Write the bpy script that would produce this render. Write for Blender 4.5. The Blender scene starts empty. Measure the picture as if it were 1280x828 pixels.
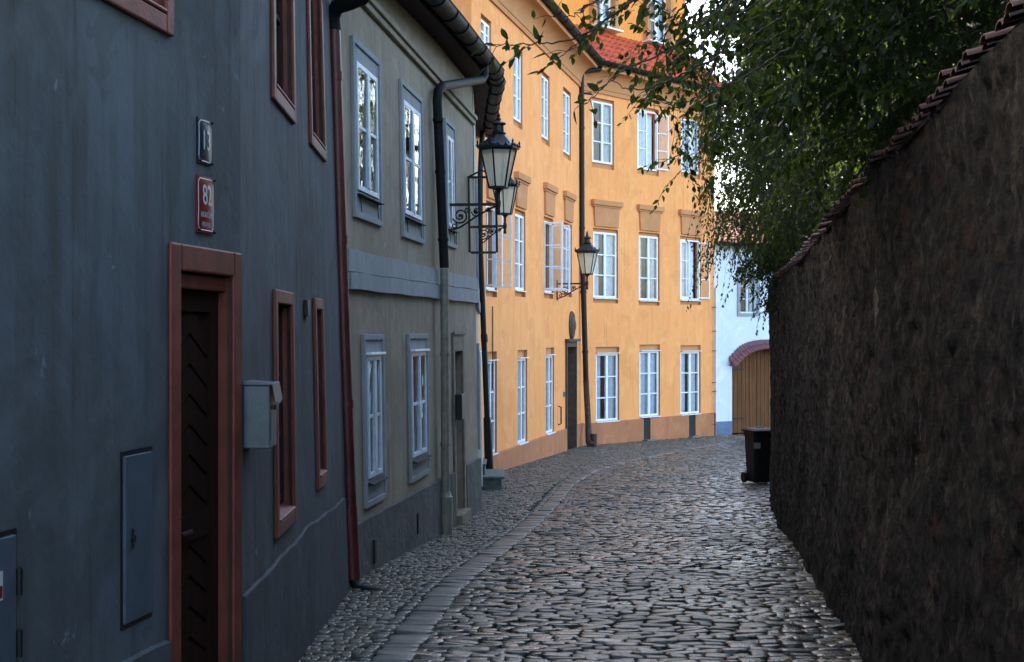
import bpy, math, random
import numpy as np
from mathutils import Vector, Matrix
random.seed(7); RNG = np.random.default_rng(7)
R = math.radians
scene = bpy.context.scene
col = scene.collection

# ------------------------------------------------------------------ camera, sky, sun, exposure
S = 0.9            # survey units -> metres
EZ = 1.67          # eye height over the ground where the photographer stands
FPX, CX, HY = 1700.0, 640.0, 418.0     # focal length and horizon of the 1280 px photo
cam = bpy.data.cameras.new('camera'); camo = bpy.data.objects.new('camera', cam); col.objects.link(camo)
camo.location = (0, 0, EZ); camo.rotation_euler = (R(90), 0, 0)
cam.sensor_width = 36; cam.lens = 36*FPX/1280; cam.clip_end = 2000; cam.clip_start = 0.05
cam.shift_y = (HY-414)/1280.0
scene.camera = camo
SUN_AZ = R(-36); SUN_EL = R(32)        # ahead and to the left, behind the houses
w = bpy.data.worlds.new('World'); scene.world = w; w.use_nodes = True
nt = w.node_tree; nt.nodes.clear()
sky = nt.nodes.new('ShaderNodeTexSky'); sky.sky_type = 'NISHITA'; sky.sun_disc = False
sky.sun_elevation = SUN_EL; sky.sun_rotation = SUN_AZ
sky.air_density = 1.0; sky.dust_density = 2.2; sky.ozone_density = 0.0
bg = nt.nodes.new('ShaderNodeBackground'); bg.inputs[1].default_value = 0.15
wo = nt.nodes.new('ShaderNodeOutputWorld')
nt.links.new(sky.outputs[0], bg.inputs[0]); nt.links.new(bg.outputs[0], wo.inputs[0])
sl = bpy.data.lights.new('sun', 'SUN'); sl.energy = 3.0; sl.angle = R(0.5); sl.color = (1, .93, .82)
so = bpy.data.objects.new('sun', sl); col.objects.link(so)
sdir = Vector((math.sin(SUN_AZ)*math.cos(SUN_EL), math.cos(SUN_AZ)*math.cos(SUN_EL), math.sin(SUN_EL)))
so.rotation_euler = sdir.to_track_quat('Z', 'Y').to_euler(); so.location = (0, 0, 30)
vs = scene.view_settings
vs.view_transform = 'Standard'; vs.look = 'None'; vs.gamma = 1; vs.exposure = 2.75

# ------------------------------------------------------------------ materials
def _nodes(name):
    m = bpy.data.materials.new(name); m.use_nodes = True
    n = m.node_tree; n.nodes.clear()
    out = n.nodes.new('ShaderNodeOutputMaterial'); p = n.nodes.new('ShaderNodeBsdfPrincipled')
    n.links.new(p.outputs[0], out.inputs[0])
    return m, n, p, out
def _noise(n, vec, scale, detail=4, rough=.55, dist=0.0):
    t = n.nodes.new('ShaderNodeTexNoise'); t.inputs['Scale'].default_value = scale
    t.inputs['Detail'].default_value = detail; t.inputs['Roughness'].default_value = rough
    t.inputs['Distortion'].default_value = dist
    n.links.new(vec, t.inputs['Vector']); return t.outputs['Fac']
def _pos(n, scale=(1, 1, 1)):
    g = n.nodes.new('ShaderNodeNewGeometry'); m = n.nodes.new('ShaderNodeVectorMath'); m.operation = 'MULTIPLY'
    m.inputs[1].default_value = scale; n.links.new(g.outputs['Position'], m.inputs[0]); return m.outputs[0]
def _ramp(n, fac, a, b, lo=0.0, hi=1.0):
    r = n.nodes.new('ShaderNodeMapRange'); r.inputs[1].default_value = a; r.inputs[2].default_value = b
    r.inputs[3].default_value = lo; r.inputs[4].default_value = hi
    n.links.new(fac, r.inputs[0]); return r.outputs[0]
def _mix(n, fac, a, b, mode='MIX'):
    m = n.nodes.new('ShaderNodeMix'); m.data_type = 'RGBA'; m.blend_type = mode
    if isinstance(fac, float): m.inputs[0].default_value = fac
    else: n.links.new(fac, m.inputs[0])
    for i, x in ((6, a), (7, b)):
        if isinstance(x, tuple): m.inputs[i].default_value = (*x, 1)
        else: n.links.new(x, m.inputs[i])
    return m.outputs[2]
def _bump(n, p, h, strength, dist=.02):
    b = n.nodes.new('ShaderNodeBump'); b.inputs['Strength'].default_value = strength
    b.inputs['Distance'].default_value = dist
    n.links.new(h, b.inputs['Height']); n.links.new(b.outputs[0], p.inputs['Normal'])
def _add(n, a, b, k=1.0):
    m = n.nodes.new('ShaderNodeMath'); m.operation = 'MULTIPLY_ADD'
    n.links.new(b, m.inputs[0]); m.inputs[1].default_value = k; n.links.new(a, m.inputs[2]); return m.outputs[0]

def plain(name, c, rough=.5, metal=0.0, var=.25, scale=9, bump=.15, bscale=60, spec=.5):
    m, n, p, o = _nodes(name); p.inputs['Specular IOR Level'].default_value = spec
    f = _noise(n, _pos(n), scale, 5)
    dark = tuple(x*(1-var) for x in c); lite = tuple(min(1, x*(1+var*.7)) for x in c)
    n.links.new(_mix(n, _ramp(n, f, .3, .7), dark, lite), p.inputs['Base Color'])
    p.inputs['Roughness'].default_value = rough; p.inputs['Metallic'].default_value = metal
    if bump: _bump(n, p, _noise(n, _pos(n), bscale, 3), bump, .01)
    return m
def plaster(name, c, stain, streak=.35, patch=.3, rough=.9, bump=.35, pscale=.9, dirt=None):
    """painted lime plaster: broad patches, vertical rain streaks, trowel bumps, a few fine blemishes"""
    m, n, p, o = _nodes(name)
    pos = _pos(n)
    broad = _noise(n, pos, pscale, 6, .62, .4)
    st = _noise(n, _pos(n, (7, 7, .55)), 1.0, 5, .6, .3)
    fine = _noise(n, pos, 26, 5, .65)
    cc = _mix(n, _ramp(n, broad, .38, .68, 0, patch), c, stain)
    cc = _mix(n, _ramp(n, st, .48, .74, 0, streak), cc, stain)
    lite = tuple(min(1, x*1.4+.01) for x in c)
    cc = _mix(n, _ramp(n, _noise(n, pos, 1.15, 7, .58, .9), .555, .585, 0, patch*.9), cc, tuple(x*.5+y*.35 for x, y in zip(c, stain)))
    cc = _mix(n, _ramp(n, _noise(n, pos, 4.2, 8, .68, .5), .66, .675, 0, patch*1.2), cc, tuple(min(1, x*1.35+.015) for x in c))
    cc = _mix(n, _ramp(n, _noise(n, _pos(n, (11, 11, .35)), 1.0, 6, .65, .2), .60, .66, 0, streak*.8), cc, tuple(x*.7 for x in stain))
    cc = _mix(n, _ramp(n, _noise(n, pos, 2.3, 6, .6, .6), .52, .72, 0, .4), cc, lite)
    cc = _mix(n, _ramp(n, fine, .35, .65, 0, .14), cc, tuple(x*.6 for x in c))
    n.links.new(cc, p.inputs['Base Color'])
    p.inputs['Roughness'].default_value = rough; p.inputs['Specular IOR Level'].default_value = .25
    _bump(n, p, _add(n, _noise(n, pos, 5.5, 6, .6), fine, .25), bump, .03)
    return m
def wood(name, c1, c2, axis_scale=(30, 30, 1.2), rough=.7, bump=.3):
    m, n, p, o = _nodes(name)
    f = _noise(n, _pos(n, axis_scale), 1.0, 6, .6, .5)
    g = _noise(n, _pos(n), 2.2, 4)
    cc = _mix(n, _ramp(n, f, .3, .7), c1, c2)
    cc = _mix(n, _ramp(n, g, .45, .7, 0, .5), cc, tuple(x*.55 for x in c1))
    n.links.new(cc, p.inputs['Base Color']); p.inputs['Roughness'].default_value = rough; p.inputs['Specular IOR Level'].default_value = .15
    _bump(n, p, f, bump, .01); return m
def island(name, cols, rough, spread=.1, bump=.3, bscale=40, spec=.5, dirt=None):
    """many small pieces in one mesh (cobbles, roof tiles): each piece its own shade"""
    m, n, p, o = _nodes(name)
    g = n.nodes.new('ShaderNodeNewGeometry')
    r = n.nodes.new('ShaderNodeValToRGB')
    els = r.color_ramp.elements
    for i, c in enumerate(cols):
        e = els[i] if i < 2 else els.new(i/(len(cols)-1))
        e.position = i/(len(cols)-1); e.color = (*c, 1)
    n.links.new(g.outputs['Random Per Island'], r.inputs[0])
    pos = _pos(n); f = _noise(n, pos, bscale, 5, .65)
    cc = _mix(n, _ramp(n, f, .35, .7, 0, .55), r.outputs[0], tuple(x*.5 for x in cols[0]))
    if dirt:
        cc = _mix(n, _ramp(n, _noise(n, pos, dirt[1], 5, .6), dirt[2], dirt[2]+.12, 0, dirt[3]), cc, dirt[0])
    n.links.new(cc, p.inputs['Base Color'])
    rr = _ramp(n, f, .3, .7, rough-spread, rough+spread)
    if dirt: rr = _add(n, rr, _ramp(n, _noise(n, pos, .9, 4, .6), .38, .62, -.08, .2)); rr = _add(n, rr, g.outputs['Random Per Island'], .12); p.inputs['Specular Tint'].default_value = (1, .93, .80, 1)
    n.links.new(rr, p.inputs['Roughness'])
    p.inputs['Specular IOR Level'].default_value = spec
    _bump(n, p, f, bump, .012); return m
def leafmat(name, c1, c2, trans):
    m, n, p, o = _nodes(name)
    g = n.nodes.new('ShaderNodeNewGeometry')
    cc = _mix(n, g.outputs['Random Per Island'], c1, c2)
    n.links.new(cc, p.inputs['Base Color']); p.inputs['Roughness'].default_value = .6; p.inputs['Specular IOR Level'].default_value = .22
    t = n.nodes.new('ShaderNodeBsdfTranslucent'); n.links.new(_mix(n, .55, cc, trans), t.inputs[0])
    s = n.nodes.new('ShaderNodeMixShader'); s.inputs[0].default_value = .38
    n.links.new(p.outputs[0], s.inputs[1]); n.links.new(t.outputs[0], s.inputs[2]); n.links.new(s.outputs[0], o.inputs[0])
    return m
def glassmat(name, tint=(.85, .9, .95), wobble=.08):
    m, n, p, o = _nodes(name); n.nodes.remove(p)
    tr = n.nodes.new('ShaderNodeBsdfTransparent'); tr.inputs[0].default_value = (*tint, 1)
    gl = n.nodes.new('ShaderNodeBsdfGlossy'); gl.inputs['Roughness'].default_value = .02
    gl.inputs[0].default_value = (1, 1, 1, 1)
    fr = n.nodes.new('ShaderNodeFresnel'); fr.inputs[0].default_value = 1.55
    b = n.nodes.new('ShaderNodeBump'); b.inputs['Strength'].default_value = wobble; b.inputs['Distance'].default_value = .05
    n.links.new(_noise(n, _pos(n), 2.6, 2), b.inputs['Height'])
    n.links.new(b.outputs[0], gl.inputs['Normal']); n.links.new(b.outputs[0], fr.inputs['Normal'])
    s = n.nodes.new('ShaderNodeMixShader'); n.links.new(fr.outputs[0], s.inputs[0])
    n.links.new(tr.outputs[0], s.inputs[1]); n.links.new(gl.outputs[0], s.inputs[2]); n.links.new(s.outputs[0], o.inputs[0])
    return m

M = {}
M['grey'] = plaster('blue_grey_plaster', (.105, .121, .131), (.053, .056, .046), .8, .8, bump=.35)
M['grey_plinth'] = plaster('blue_grey_plinth', (.082, .094, .10), (.044, .047, .04), .6, .6, bump=.5)
M['chalk'] = plain('chalky_edge', (.16, .17, .17), .9)
M['red'] = plain('brick_red_paint', (.165, .036, .018), .55, var=.35, scale=7, bump=.25)
M['reddoor'] = wood('red_brown_door_wood', (.030, .010, .005), (.014, .005, .003), rough=.95)
M['darkwood'] = wood('dark_window_wood', (.045, .022, .016), (.02, .012, .01))
M['beige'] = plaster('beige_plaster', (.335, .28, .20), (.185, .152, .105), .65, .6, bump=.4)
M['beige_plinth'] = plaster('rough_grey_plinth', (.13, .125, .115), (.06, .058, .052), .4, .7, bump=1.0, pscale=2.5)
M['palegrey'] = plaster('pale_grey_trim', (.32, .335, .335), (.20, .20, .19), .4, .4, bump=.2)
M['cream'] = plaster('cream_plaster', (.46, .46, .38), (.3, .29, .23), .4, .3)
M['bluesash'] = plain('pale_blue_window_paint', (.50, .60, .68), .45, var=.15)
M['white'] = plain('white_window_paint', (.78, .80, .82), .4, var=.1)
M['yellow'] = plaster('orange_yellow_plaster', (.93, .39, .135), (.76, .285, .085), .5, .45, bump=.12, pscale=.5)
M['yplinth'] = plaster('ochre_brown_plinth', (.47, .195, .092), (.28, .115, .055), .4, .5, bump=.2)
M['ybrown'] = plaster('light_brown_trim', (.56, .26, .11), (.42, .19, .075), .2, .3, bump=.1)
M['orange'] = plaster('orange_attic_plaster', (.88, .33, .07), (.7, .24, .045), .2, .3, bump=.1)
M['whitewall'] = plaster('white_blue_plaster', (.66, .74, .82), (.52, .60, .68), .25, .2, bump=.15)
M['blueplinth'] = plaster('slate_blue_plinth', (.13, .19, .29), (.08, .12, .18), .3, .4)
M['iron'] = plain('black_iron', (.009, .010, .011), .45, 0, var=.3, bump=.1, spec=.35)
M['gutter'] = plain('dark_weathered_zinc', (.010, .011, .012), .6, .0, var=.4, scale=5, spec=.15)
M['blackpipe'] = plain('black_painted_pipe', (.010, .0095, .010), .5, 0, var=.4, spec=.25)
M['rustpipe'] = plain('rusty_cast_iron', (.06, .04, .03), .7, .2, var=.6, scale=14)
M['redpipe'] = plain('oxblood_painted_pipe', (.105, .02, .016), .4, .1, var=.35, scale=6)
M['beigepipe'] = plain('beige_painted_pipe', (.22, .2, .15), .5, 0, var=.3)
M['greymetal'] = plain('grey_painted_steel', (.10, .12, .13), .45, .1, var=.2)
M['panelmetal'] = plain('blue_grey_painted_panel', (.068, .088, .108), .55, 0, var=.2)
M['stone'] = plain('dark_green_grey_stone', (.12, .135, .125), .75, var=.4, scale=12, bump=.4)
M['sandstone'] = plain('brown_sandstone', (.20, .165, .11), .85, var=.35, scale=8, bump=.5)
M['blue_enamel'] = plain('navy_blue_enamel', (.006, .012, .034), .3, var=.1, bump=0)
M['red_enamel'] = plain('red_enamel', (.17, .013, .010), .3, var=.1, bump=0)
M['white_enamel'] = plain('white_enamel', (.52, .53, .53), .3, var=.05, bump=0)
M['plastic'] = plain('black_plastic', (.006, .0065, .007), .6, var=.2, spec=.15)
M['label'] = plain('pale_sticker', (.22, .22, .2), .6)
M['curtain'] = plain('white_net_curtain', (.66, .72, .78), .9, var=.15, bump=0)
M['dark'] = plain('dark_interior', (.02, .02, .02), .9, bump=0)
M['oak'] = wood('weathered_gate_wood', (.18, .078, .027), (.085, .036, .014), (24, 24, .8))
M['glass'] = glassmat('window_glass')
M['darkstone'] = plain('dark_weathered_stone', (.085, .062, .04), .85, var=.4, scale=10, bump=.5)
M['frost'] = plain('frosted_lamp_glass', (.80, .77, .60), .3, var=.12, bump=0)
_m = M['frost']; _n = _m.node_tree; _o = [x for x in _n.nodes if x.type == 'OUTPUT_MATERIAL'][0]; _p = [x for x in _n.nodes if x.type == 'BSDF_PRINCIPLED'][0]
_t = _n.nodes.new('ShaderNodeBsdfTranslucent'); _t.inputs[0].default_value = (.95, .93, .78, 1); _s = _n.nodes.new('ShaderNodeMixShader'); _s.inputs[0].default_value = .5
_n.links.new(_p.outputs[0], _s.inputs[1]); _n.links.new(_t.outputs[0], _s.inputs[2]); _r = _n.nodes.new('ShaderNodeBsdfTransparent'); _q = _n.nodes.new('ShaderNodeMixShader'); _q.inputs[0].default_value = .3
_n.links.new(_s.outputs[0], _q.inputs[1]); _n.links.new(_r.outputs[0], _q.inputs[2]); _n.links.new(_q.outputs[0], _o.inputs[0])
M['rooftile'] = island('red_clay_roof_tile', [(.55, .085, .025), (.66, .13, .035), (.45, .065, .022), (.6, .105, .03)], .6, .1, .2, 20)
M['oldtile'] = island('old_brown_roof_tile', [(.20, .085, .05), (.30, .13, .07), (.14, .07, .05), (.25, .10, .06)], .75, .1, .4, 20)
M['copingtile'] = island('mossy_coping_tile', [(.105, .034, .019), (.05, .025, .018), (.14, .042, .022), (.032, .024, .017)], .75, .1, .4, 25)
M['purpletile'] = island('glazed_plum_roof_tile', [(.20, .10, .12), (.26, .09, .08), (.15, .10, .14)], .35, .1, .2, 20)
M['cobble'] = island('worn_basalt_cobble', [(.032, .031, .026), (.066, .061, .048), (.017, .0165, .0145), (.05, .049, .043), (.125, .113, .085), (.027, .026, .022), (.058, .053, .042)],
                     .22, .10, .42, 30, .75, ((.05, .065, .02), 1.1, .60, .5))
M['mosaic'] = island('granite_mosaic_stone', [(.085, .08, .064), (.15, .14, .112), (.048, .046, .038), (.20, .185, .145)],
                     .33, .1, .3, 50, .65, ((.05, .06, .025), 1.4, .6, .45))
M['kerbstone'] = island('pale_granite_kerbstone', [(.125, .12, .10), (.17, .16, .13), (.095, .092, .078), (.145, .137, .112)], .42, .1, .25, 36, .5)
M['soil'] = plain('dark_joint_soil', (.012, .011, .008), .95, var=.5, scale=3, bump=.5)
M['bark'] = plain('dark_bark', (.035, .028, .02), .9, var=.4, scale=14, bump=.8, bscale=30)
M['leafA'] = leafmat('dark_broad_leaf', (.010, .024, .006), (.024, .044, .011), (.10, .16, .02))
M['leafB'] = leafmat('birch_leaf', (.016, .036, .008), (.04, .06, .014), (.20, .25, .03))
M['leafC'] = leafmat('ivy_leaf', (.010, .024, .007), (.02, .038, .010), (.07, .11, .02))

def _wallmat():
    """rubble masonry under a broken dark render: stones show where the render has fallen off"""
    m, n, p, o = _nodes('old_rubble_wall')
    pos = _pos(n)
    nz = n.nodes.new('ShaderNodeTexNoise'); nz.inputs['Scale'].default_value = 5.0; nz.inputs['Detail'].default_value = 4
    n.links.new(pos, nz.inputs['Vector'])
    sc = n.nodes.new('ShaderNodeVectorMath'); sc.operation = 'SCALE'; sc.inputs['Scale'].default_value = .7
    n.links.new(nz.outputs['Color'], sc.inputs[0])
    wv = n.nodes.new('ShaderNodeVectorMath'); wv.operation = 'ADD'
    n.links.new(_pos(n, (3.2, 3.2, 6.2)), wv.inputs[0]); n.links.new(sc.outputs[0], wv.inputs[1])
    vo = n.nodes.new('ShaderNodeTexVoronoi'); vo.inputs['Scale'].default_value = 1.0; n.links.new(wv.outputs[0], vo.inputs['Vector'])
    ve = n.nodes.new('ShaderNodeTexVoronoi'); ve.feature = 'DISTANCE_TO_EDGE'; ve.inputs['Scale'].default_value = 1.0; n.links.new(wv.outputs[0], ve.inputs['Vector'])
    joint = _ramp(n, ve.outputs['Distance'], .02, .14)
    bare = _ramp(n, _noise(n, _pos(n, (1, 1, .7)), 1.5, 8, .66, .5), .50, .56)
    sp = n.nodes.new('ShaderNodeSeparateColor'); n.links.new(vo.outputs['Color'], sp.inputs[0])
    stone = _mix(n, sp.outputs[0], (.009, .007, .005), (.058, .041, .024))
    stone = _mix(n, _ramp(n, sp.outputs[1], .8, .85), stone, (.05, .02, .011))
    stone = _mix(n, joint, (.010, .009, .0075), stone)
    fine = _noise(n, _pos(n, (1, 1, 1.2)), 20, 8, .70)
    blot = _noise(n, pos, 3.3, 5, .6, .4)
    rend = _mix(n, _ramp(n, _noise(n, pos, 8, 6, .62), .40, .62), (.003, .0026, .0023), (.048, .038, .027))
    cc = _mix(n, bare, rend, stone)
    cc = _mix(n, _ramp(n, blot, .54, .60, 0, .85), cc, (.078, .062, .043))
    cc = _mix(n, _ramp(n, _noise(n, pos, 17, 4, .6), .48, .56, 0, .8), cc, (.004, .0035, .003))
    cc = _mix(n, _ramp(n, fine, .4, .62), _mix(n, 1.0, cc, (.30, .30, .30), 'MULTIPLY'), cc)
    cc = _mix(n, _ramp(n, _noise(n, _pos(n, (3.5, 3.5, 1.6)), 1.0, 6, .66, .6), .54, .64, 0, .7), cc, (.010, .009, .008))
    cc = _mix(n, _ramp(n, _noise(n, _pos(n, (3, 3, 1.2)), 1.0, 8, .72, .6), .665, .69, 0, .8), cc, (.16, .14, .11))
    n.links.new(cc, p.inputs['Base Color']); p.inputs['Roughness'].default_value = .95; p.inputs['Specular IOR Level'].default_value = .15
    mm = n.nodes.new('ShaderNodeMath'); mm.operation = 'MULTIPLY'; n.links.new(joint, mm.inputs[0]); n.links.new(bare, mm.inputs[1])
    ib = _ramp(n, bare, 0, 1, .9, .25)
    h = _add(n, _add(n, ib, mm.outputs[0], .45), _add(n, fine, _noise(n, pos, 13, 9, .75), 1.6), 1.0)
    _bump(n, p, h, .9, .02)
    return m
M['rubble'] = _wallmat()

# ------------------------------------------------------------------ geometry helpers
def wpos(o):
    v = Vector((0, 0, 0))
    while o: v += o.location; o = o.parent
    return v
class MB:
    def __init__(s): s.v = []; s.f = []
    def add(s, vs_, fs):
        k = len(s.v); s.v += [tuple(x) for x in vs_]; s.f += [tuple(i+k for i in f) for f in fs]
    def hexa(s, p):           # 8 points: bottom loop 0-3, top loop 4-7
        s.add(p, [(3, 2, 1, 0), (4, 5, 6, 7), (0, 1, 5, 4), (1, 2, 6, 5), (2, 3, 7, 6), (3, 0, 4, 7)])
    def box(s, F, u0, u1, z0, z1, d0, d1):
        s.hexa([F.pt(u0, z0, d0), F.pt(u1, z0, d0), F.pt(u1, z0, d1), F.pt(u0, z0, d1),
                F.pt(u0, z1, d0), F.pt(u1, z1, d0), F.pt(u1, z1, d1), F.pt(u0, z1, d1)])
    def tube(s, path, r, n=8, cap=True):
        P = [Vector(p) for p in path]; L = len(P); rr = r if hasattr(r, '__len__') else [r]*L
        k = len(s.v); prev = None
        for i, p in enumerate(P):
            t = (P[min(i+1, L-1)]-P[max(i-1, 0)]).normalized()
            if prev is None:
                a = t.cross(Vector((0, 0, 1)))
                if a.length < .05: a = t.cross(Vector((0, 1, 0)))
                a.normalize()
            else:
                a = (prev - t*prev.dot(t)).normalized()
            prev = a; b = t.cross(a)
            for j in range(n):
                th = 2*math.pi*j/n; s.v.append(tuple(p+(a*math.cos(th)+b*math.sin(th))*rr[i]))
        for i in range(L-1):
            for j in range(n):
                s.f.append((k+i*n+j, k+i*n+(j+1) % n, k+(i+1)*n+(j+1) % n, k+(i+1)*n+j))
        if cap:
            s.f.append(tuple(k+j for j in reversed(range(n)))); s.f.append(tuple(k+(L-1)*n+j for j in range(n)))
    def lathe(s, c, prof, n, rot=0.0, cap=True):     # prof: (radius, height)
        k = len(s.v)
        for r, h in prof:
            for j in range(n):
                th = rot+2*math.pi*j/n; s.v.append((c[0]+r*math.cos(th), c[1]+r*math.sin(th), c[2]+h))
        for i in range(len(prof)-1):
            for j in range(n):
                s.f.append((k+i*n+j, k+i*n+(j+1) % n, k+(i+1)*n+(j+1) % n, k+(i+1)*n+j))
        if cap:
            s.f.append(tuple(k+j for j in reversed(range(n)))); s.f.append(tuple(k+(len(prof)-1)*n+j for j in range(n)))
    def build(s, name, mat, parent=None, smooth=False, bevel=0, weld=False):
        me = bpy.data.meshes.new(name); off = wpos(parent) if parent else Vector((0, 0, 0))
        me.from_pydata([(x-off.x, y-off.y, z-off.z) for x, y, z in s.v], [], s.f); me.update()
        me.materials.append(mat)
        if weld:
            import bmesh
            bm_ = bmesh.new(); bm_.from_mesh(me); bmesh.ops.remove_doubles(bm_, verts=bm_.verts, dist=.0005); bm_.to_mesh(me); bm_.free()
        if smooth: me.polygons.foreach_set('use_smooth', [True]*len(me.polygons))
        o = bpy.data.objects.new(name, me); col.objects.link(o)
        if parent: o.parent = parent
        if bevel:
            b = o.modifiers.new('bevel', 'BEVEL'); b.width = bevel; b.segments = 2; b.limit_method = 'ANGLE'; b.angle_limit = R(40)
        if smooth:
            try: me.set_sharp_from_angle(angle=R(50))
            except Exception: pass
        return o
def np_mesh(name, verts, faces_flat, nper, mat, parent=None, smooth=False):
    """verts (N,3) array, faces as an (M,nper) array of indices"""
    off = wpos(parent) if parent else Vector((0, 0, 0))
    me = bpy.data.meshes.new(name); V = np.asarray(verts, dtype=np.float32)-np.array(off, dtype=np.float32)
    Fc = np.asarray(faces_flat, dtype=np.int32)
    me.vertices.add(len(V)); me.vertices.foreach_set('co', V.ravel())
    me.loops.add(Fc.size); me.loops.foreach_set('vertex_index', Fc.ravel())
    me.polygons.add(len(Fc)); me.polygons.foreach_set('loop_start', np.arange(0, Fc.size, nper, dtype=np.int32))
    me.polygons.foreach_set('loop_total', np.full(len(Fc), nper, dtype=np.int32))
    if smooth: me.polygons.foreach_set('use_smooth', np.ones(len(Fc), dtype=bool))
    me.update(calc_edges=True); me.validate(); me.materials.append(mat)
    o = bpy.data.objects.new(name, me); col.objects.link(o)
    if parent: o.parent = parent
    return o
def thing(name, loc, label, cat, group=None):
    o = bpy.data.objects.new(name, None); col.objects.link(o); o.location = loc; o.empty_display_size = .2
    return tag(o, label, cat, group)
def tag(o, label, cat, group=None):
    o['label'] = label; o['category'] = cat
    if group: o['group'] = group
    return o

class Fac:
    """a facade: origin, direction along the wall, normal to the street, slight batter"""
    def __init__(s, A, B, batter=0.0, side=1, world=False):
        k = 1 if world else S
        s.A = np.array(A, float)*k; B_ = np.array(B, float)*k
        s.L = float(np.hypot(*(B_-s.A))); s.d = (B_-s.A)/s.L
        s.n = np.array((s.d[1], -s.d[0]))*side; s.b = batter if isinstance(batter, tuple) else (batter, batter)
    def bu(s, u): return s.b[0]+(s.b[1]-s.b[0])*min(max(u/s.L, 0), 1)
    def pt(s, u, z, d=0.0):
        q = s.A+s.d*u+s.n*(d-s.bu(u)*(z-EZ)); return (q[0], q[1], z)
    def at(s, px, py):       # where the line of sight through a photo point meets this wall
        dx, dz = (px-CX)/FPX, (HY-py)/FPX; b = s.b[0]
        for _ in range(8):
            t = s.A.dot(s.n)/(dx*s.n[0]+s.n[1]+b*dz); u = float((np.array((t*dx, t))-s.A).dot(s.d)); b = s.bu(u)
        return u, EZ+t*dz
    def rect(s, x0, y0, x1, y1):   # top-left and bottom-right photo points
        u0, z1 = s.at(x0, y0); u1, z0 = s.at(x1, y1); return [u0, u1, z0, z1]

GY = np.array([-60, 0, 5, 9.5, 14, 18.5, 22, 29, 40, 45.3, 60, 200])*S
GZ = EZ+np.array([.3, -1.85, -2.07, -2.29, -2.45, -2.72, -2.88, -3.0, -3.28, -3.38, -3.5, -3.6])*S
def ground(y): return np.interp(y, GY, GZ)

def wall_sheet(mb, F, u0, u1, zb0, zb1, z1, holes, depth=.22, cuts=()):
    """front face cut by rectangular holes, with reveals going inwards"""
    us = sorted({u0, u1, *cuts, *[h[0] for h in holes], *[h[1] for h in holes]})
    zb = min(zb0, zb1); zs = sorted({zb, z1, *[h[2] for h in holes], *[h[3] for h in holes]})
    for a, b in zip(us, us[1:]):
        if b-a < 1e-5: continue
        for c, d in zip(zs, zs[1:]):
            mu, mz = (a+b)/2, (c+d)/2
            if any(h[0] < mu < h[1] and h[2] < mz < h[3] for h in holes): continue
            mb.add([F.pt(a, c), F.pt(b, c), F.pt(b, d), F.pt(a, d)], [(0, 1, 2, 3)])
    for h in holes: reveal(mb, F, *h, 0, -depth)
def reveal(mb, F, a, b, c, d, d0, d1):
    p = [F.pt(a, c, d0), F.pt(b, c, d0), F.pt(b, d, d0), F.pt(a, d, d0), F.pt(a, c, d1), F.pt(b, c, d1), F.pt(b, d, d1), F.pt(a, d, d1)]
    mb.add(p, [(0, 4, 5, 1), (1, 5, 6, 2), (2, 6, 7, 3), (3, 7, 4, 0)])
def band(mb, F, r, w_, d0, d1, wt=None, wb=None):
    """a rectangular frame of four butted bars lying inside rect r"""
    a, b, c, d = r; wt = w_ if wt is None else wt; wb = w_ if wb is None else wb
    mb.box(F, a, a+w_, c, d, d0, d1); mb.box(F, b-w_, b, c, d, d0, d1)
    mb.box(F, a+w_, b-w_, d-wt, d, d0, d1)
    if wb > 0: mb.box(F, a+w_, b-w_, c, c+wb, d0, d1)
def sash(F, r, d, parent, mat, cols=2, rows=3, fw=.05, mw=.022, th=.045, name='window', glass=True, split=None):
    """window frame with glazing bars, and its panes as a sub-part"""
    a, b, c, e = r; mb = MB()
    band(mb, F, r, fw, d-th, d)
    cuts = [a+fw+(b-a-2*fw)*i/cols for i in range(1, cols)]
    mid = len(cuts)//2
    for i, u in enumerate(cuts):
        ww = mw*1.9 if (i == mid and cols % 2 == 0) else mw*.8
        mb.box(F, u-ww, u+ww, c+fw, e-fw, d-th+.004, d-.004 if ww < mw else d+.010)
    edges = [a+fw, *cuts, b-fw]
    fr = split or [i/rows for i in range(1, rows)]
    for t in fr:
        z = c+fw+(e-c-2*fw)*t
        for x0, x1 in zip(edges, edges[1:]):
            mb.box(F, x0+(mw*1.9 if x0 in cuts else 0)+.001, x1-(mw*1.9 if x1 in cuts else 0)-.001, z-mw*.7, z+mw*.7, d-th+.006, d-.007)
    o = mb.build(name, mat, parent, bevel=.004)
    if glass:
        g = MB(); q = d-th*.5
        q2 = q+F.bu(a)*(e-c)*.9; q -= .004
        g.add([F.pt(a+fw*.6, c+fw*.6, q), F.pt(b-fw*.6, c+fw*.6, q), F.pt(b-fw*.6, e-fw*.6, q2), F.pt(a+fw*.6, e-fw*.6, q2)], [(0, 1, 2, 3)])
        g.build('pane', M['glass'], o)
    return o
def curtain(F, r, d, parent, open_=.0, seed=0, full=True):
    rr = random.Random(seed); a, b, c, e = r
    def sheet(x0, x1, zb):
        if x1-x0 < .04: return
        mb = MB()
        n = max(6, int((x1-x0)/.02)); k = len(mb.v); ph = rr.random()*6
        for i in range(n+1):
            u = x0+(x1-x0)*i/n; q = d-.03+.022*math.sin(u*55+ph)+.01*math.sin(u*23+ph*2)
            mb.v.append(F.pt(u, zb, q)); mb.v.append(F.pt(u, e, q))
        for i in range(n): mb.f.append((k+2*i, k+2*i+2, k+2*i+3, k+2*i+1))
        mb.build('curtain', M['curtain'], parent, smooth=True)
    w_ = (b-a)*(.5-open_/2)
    sheet(a, a+w_, c); sheet(b-w_, b, c)

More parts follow.
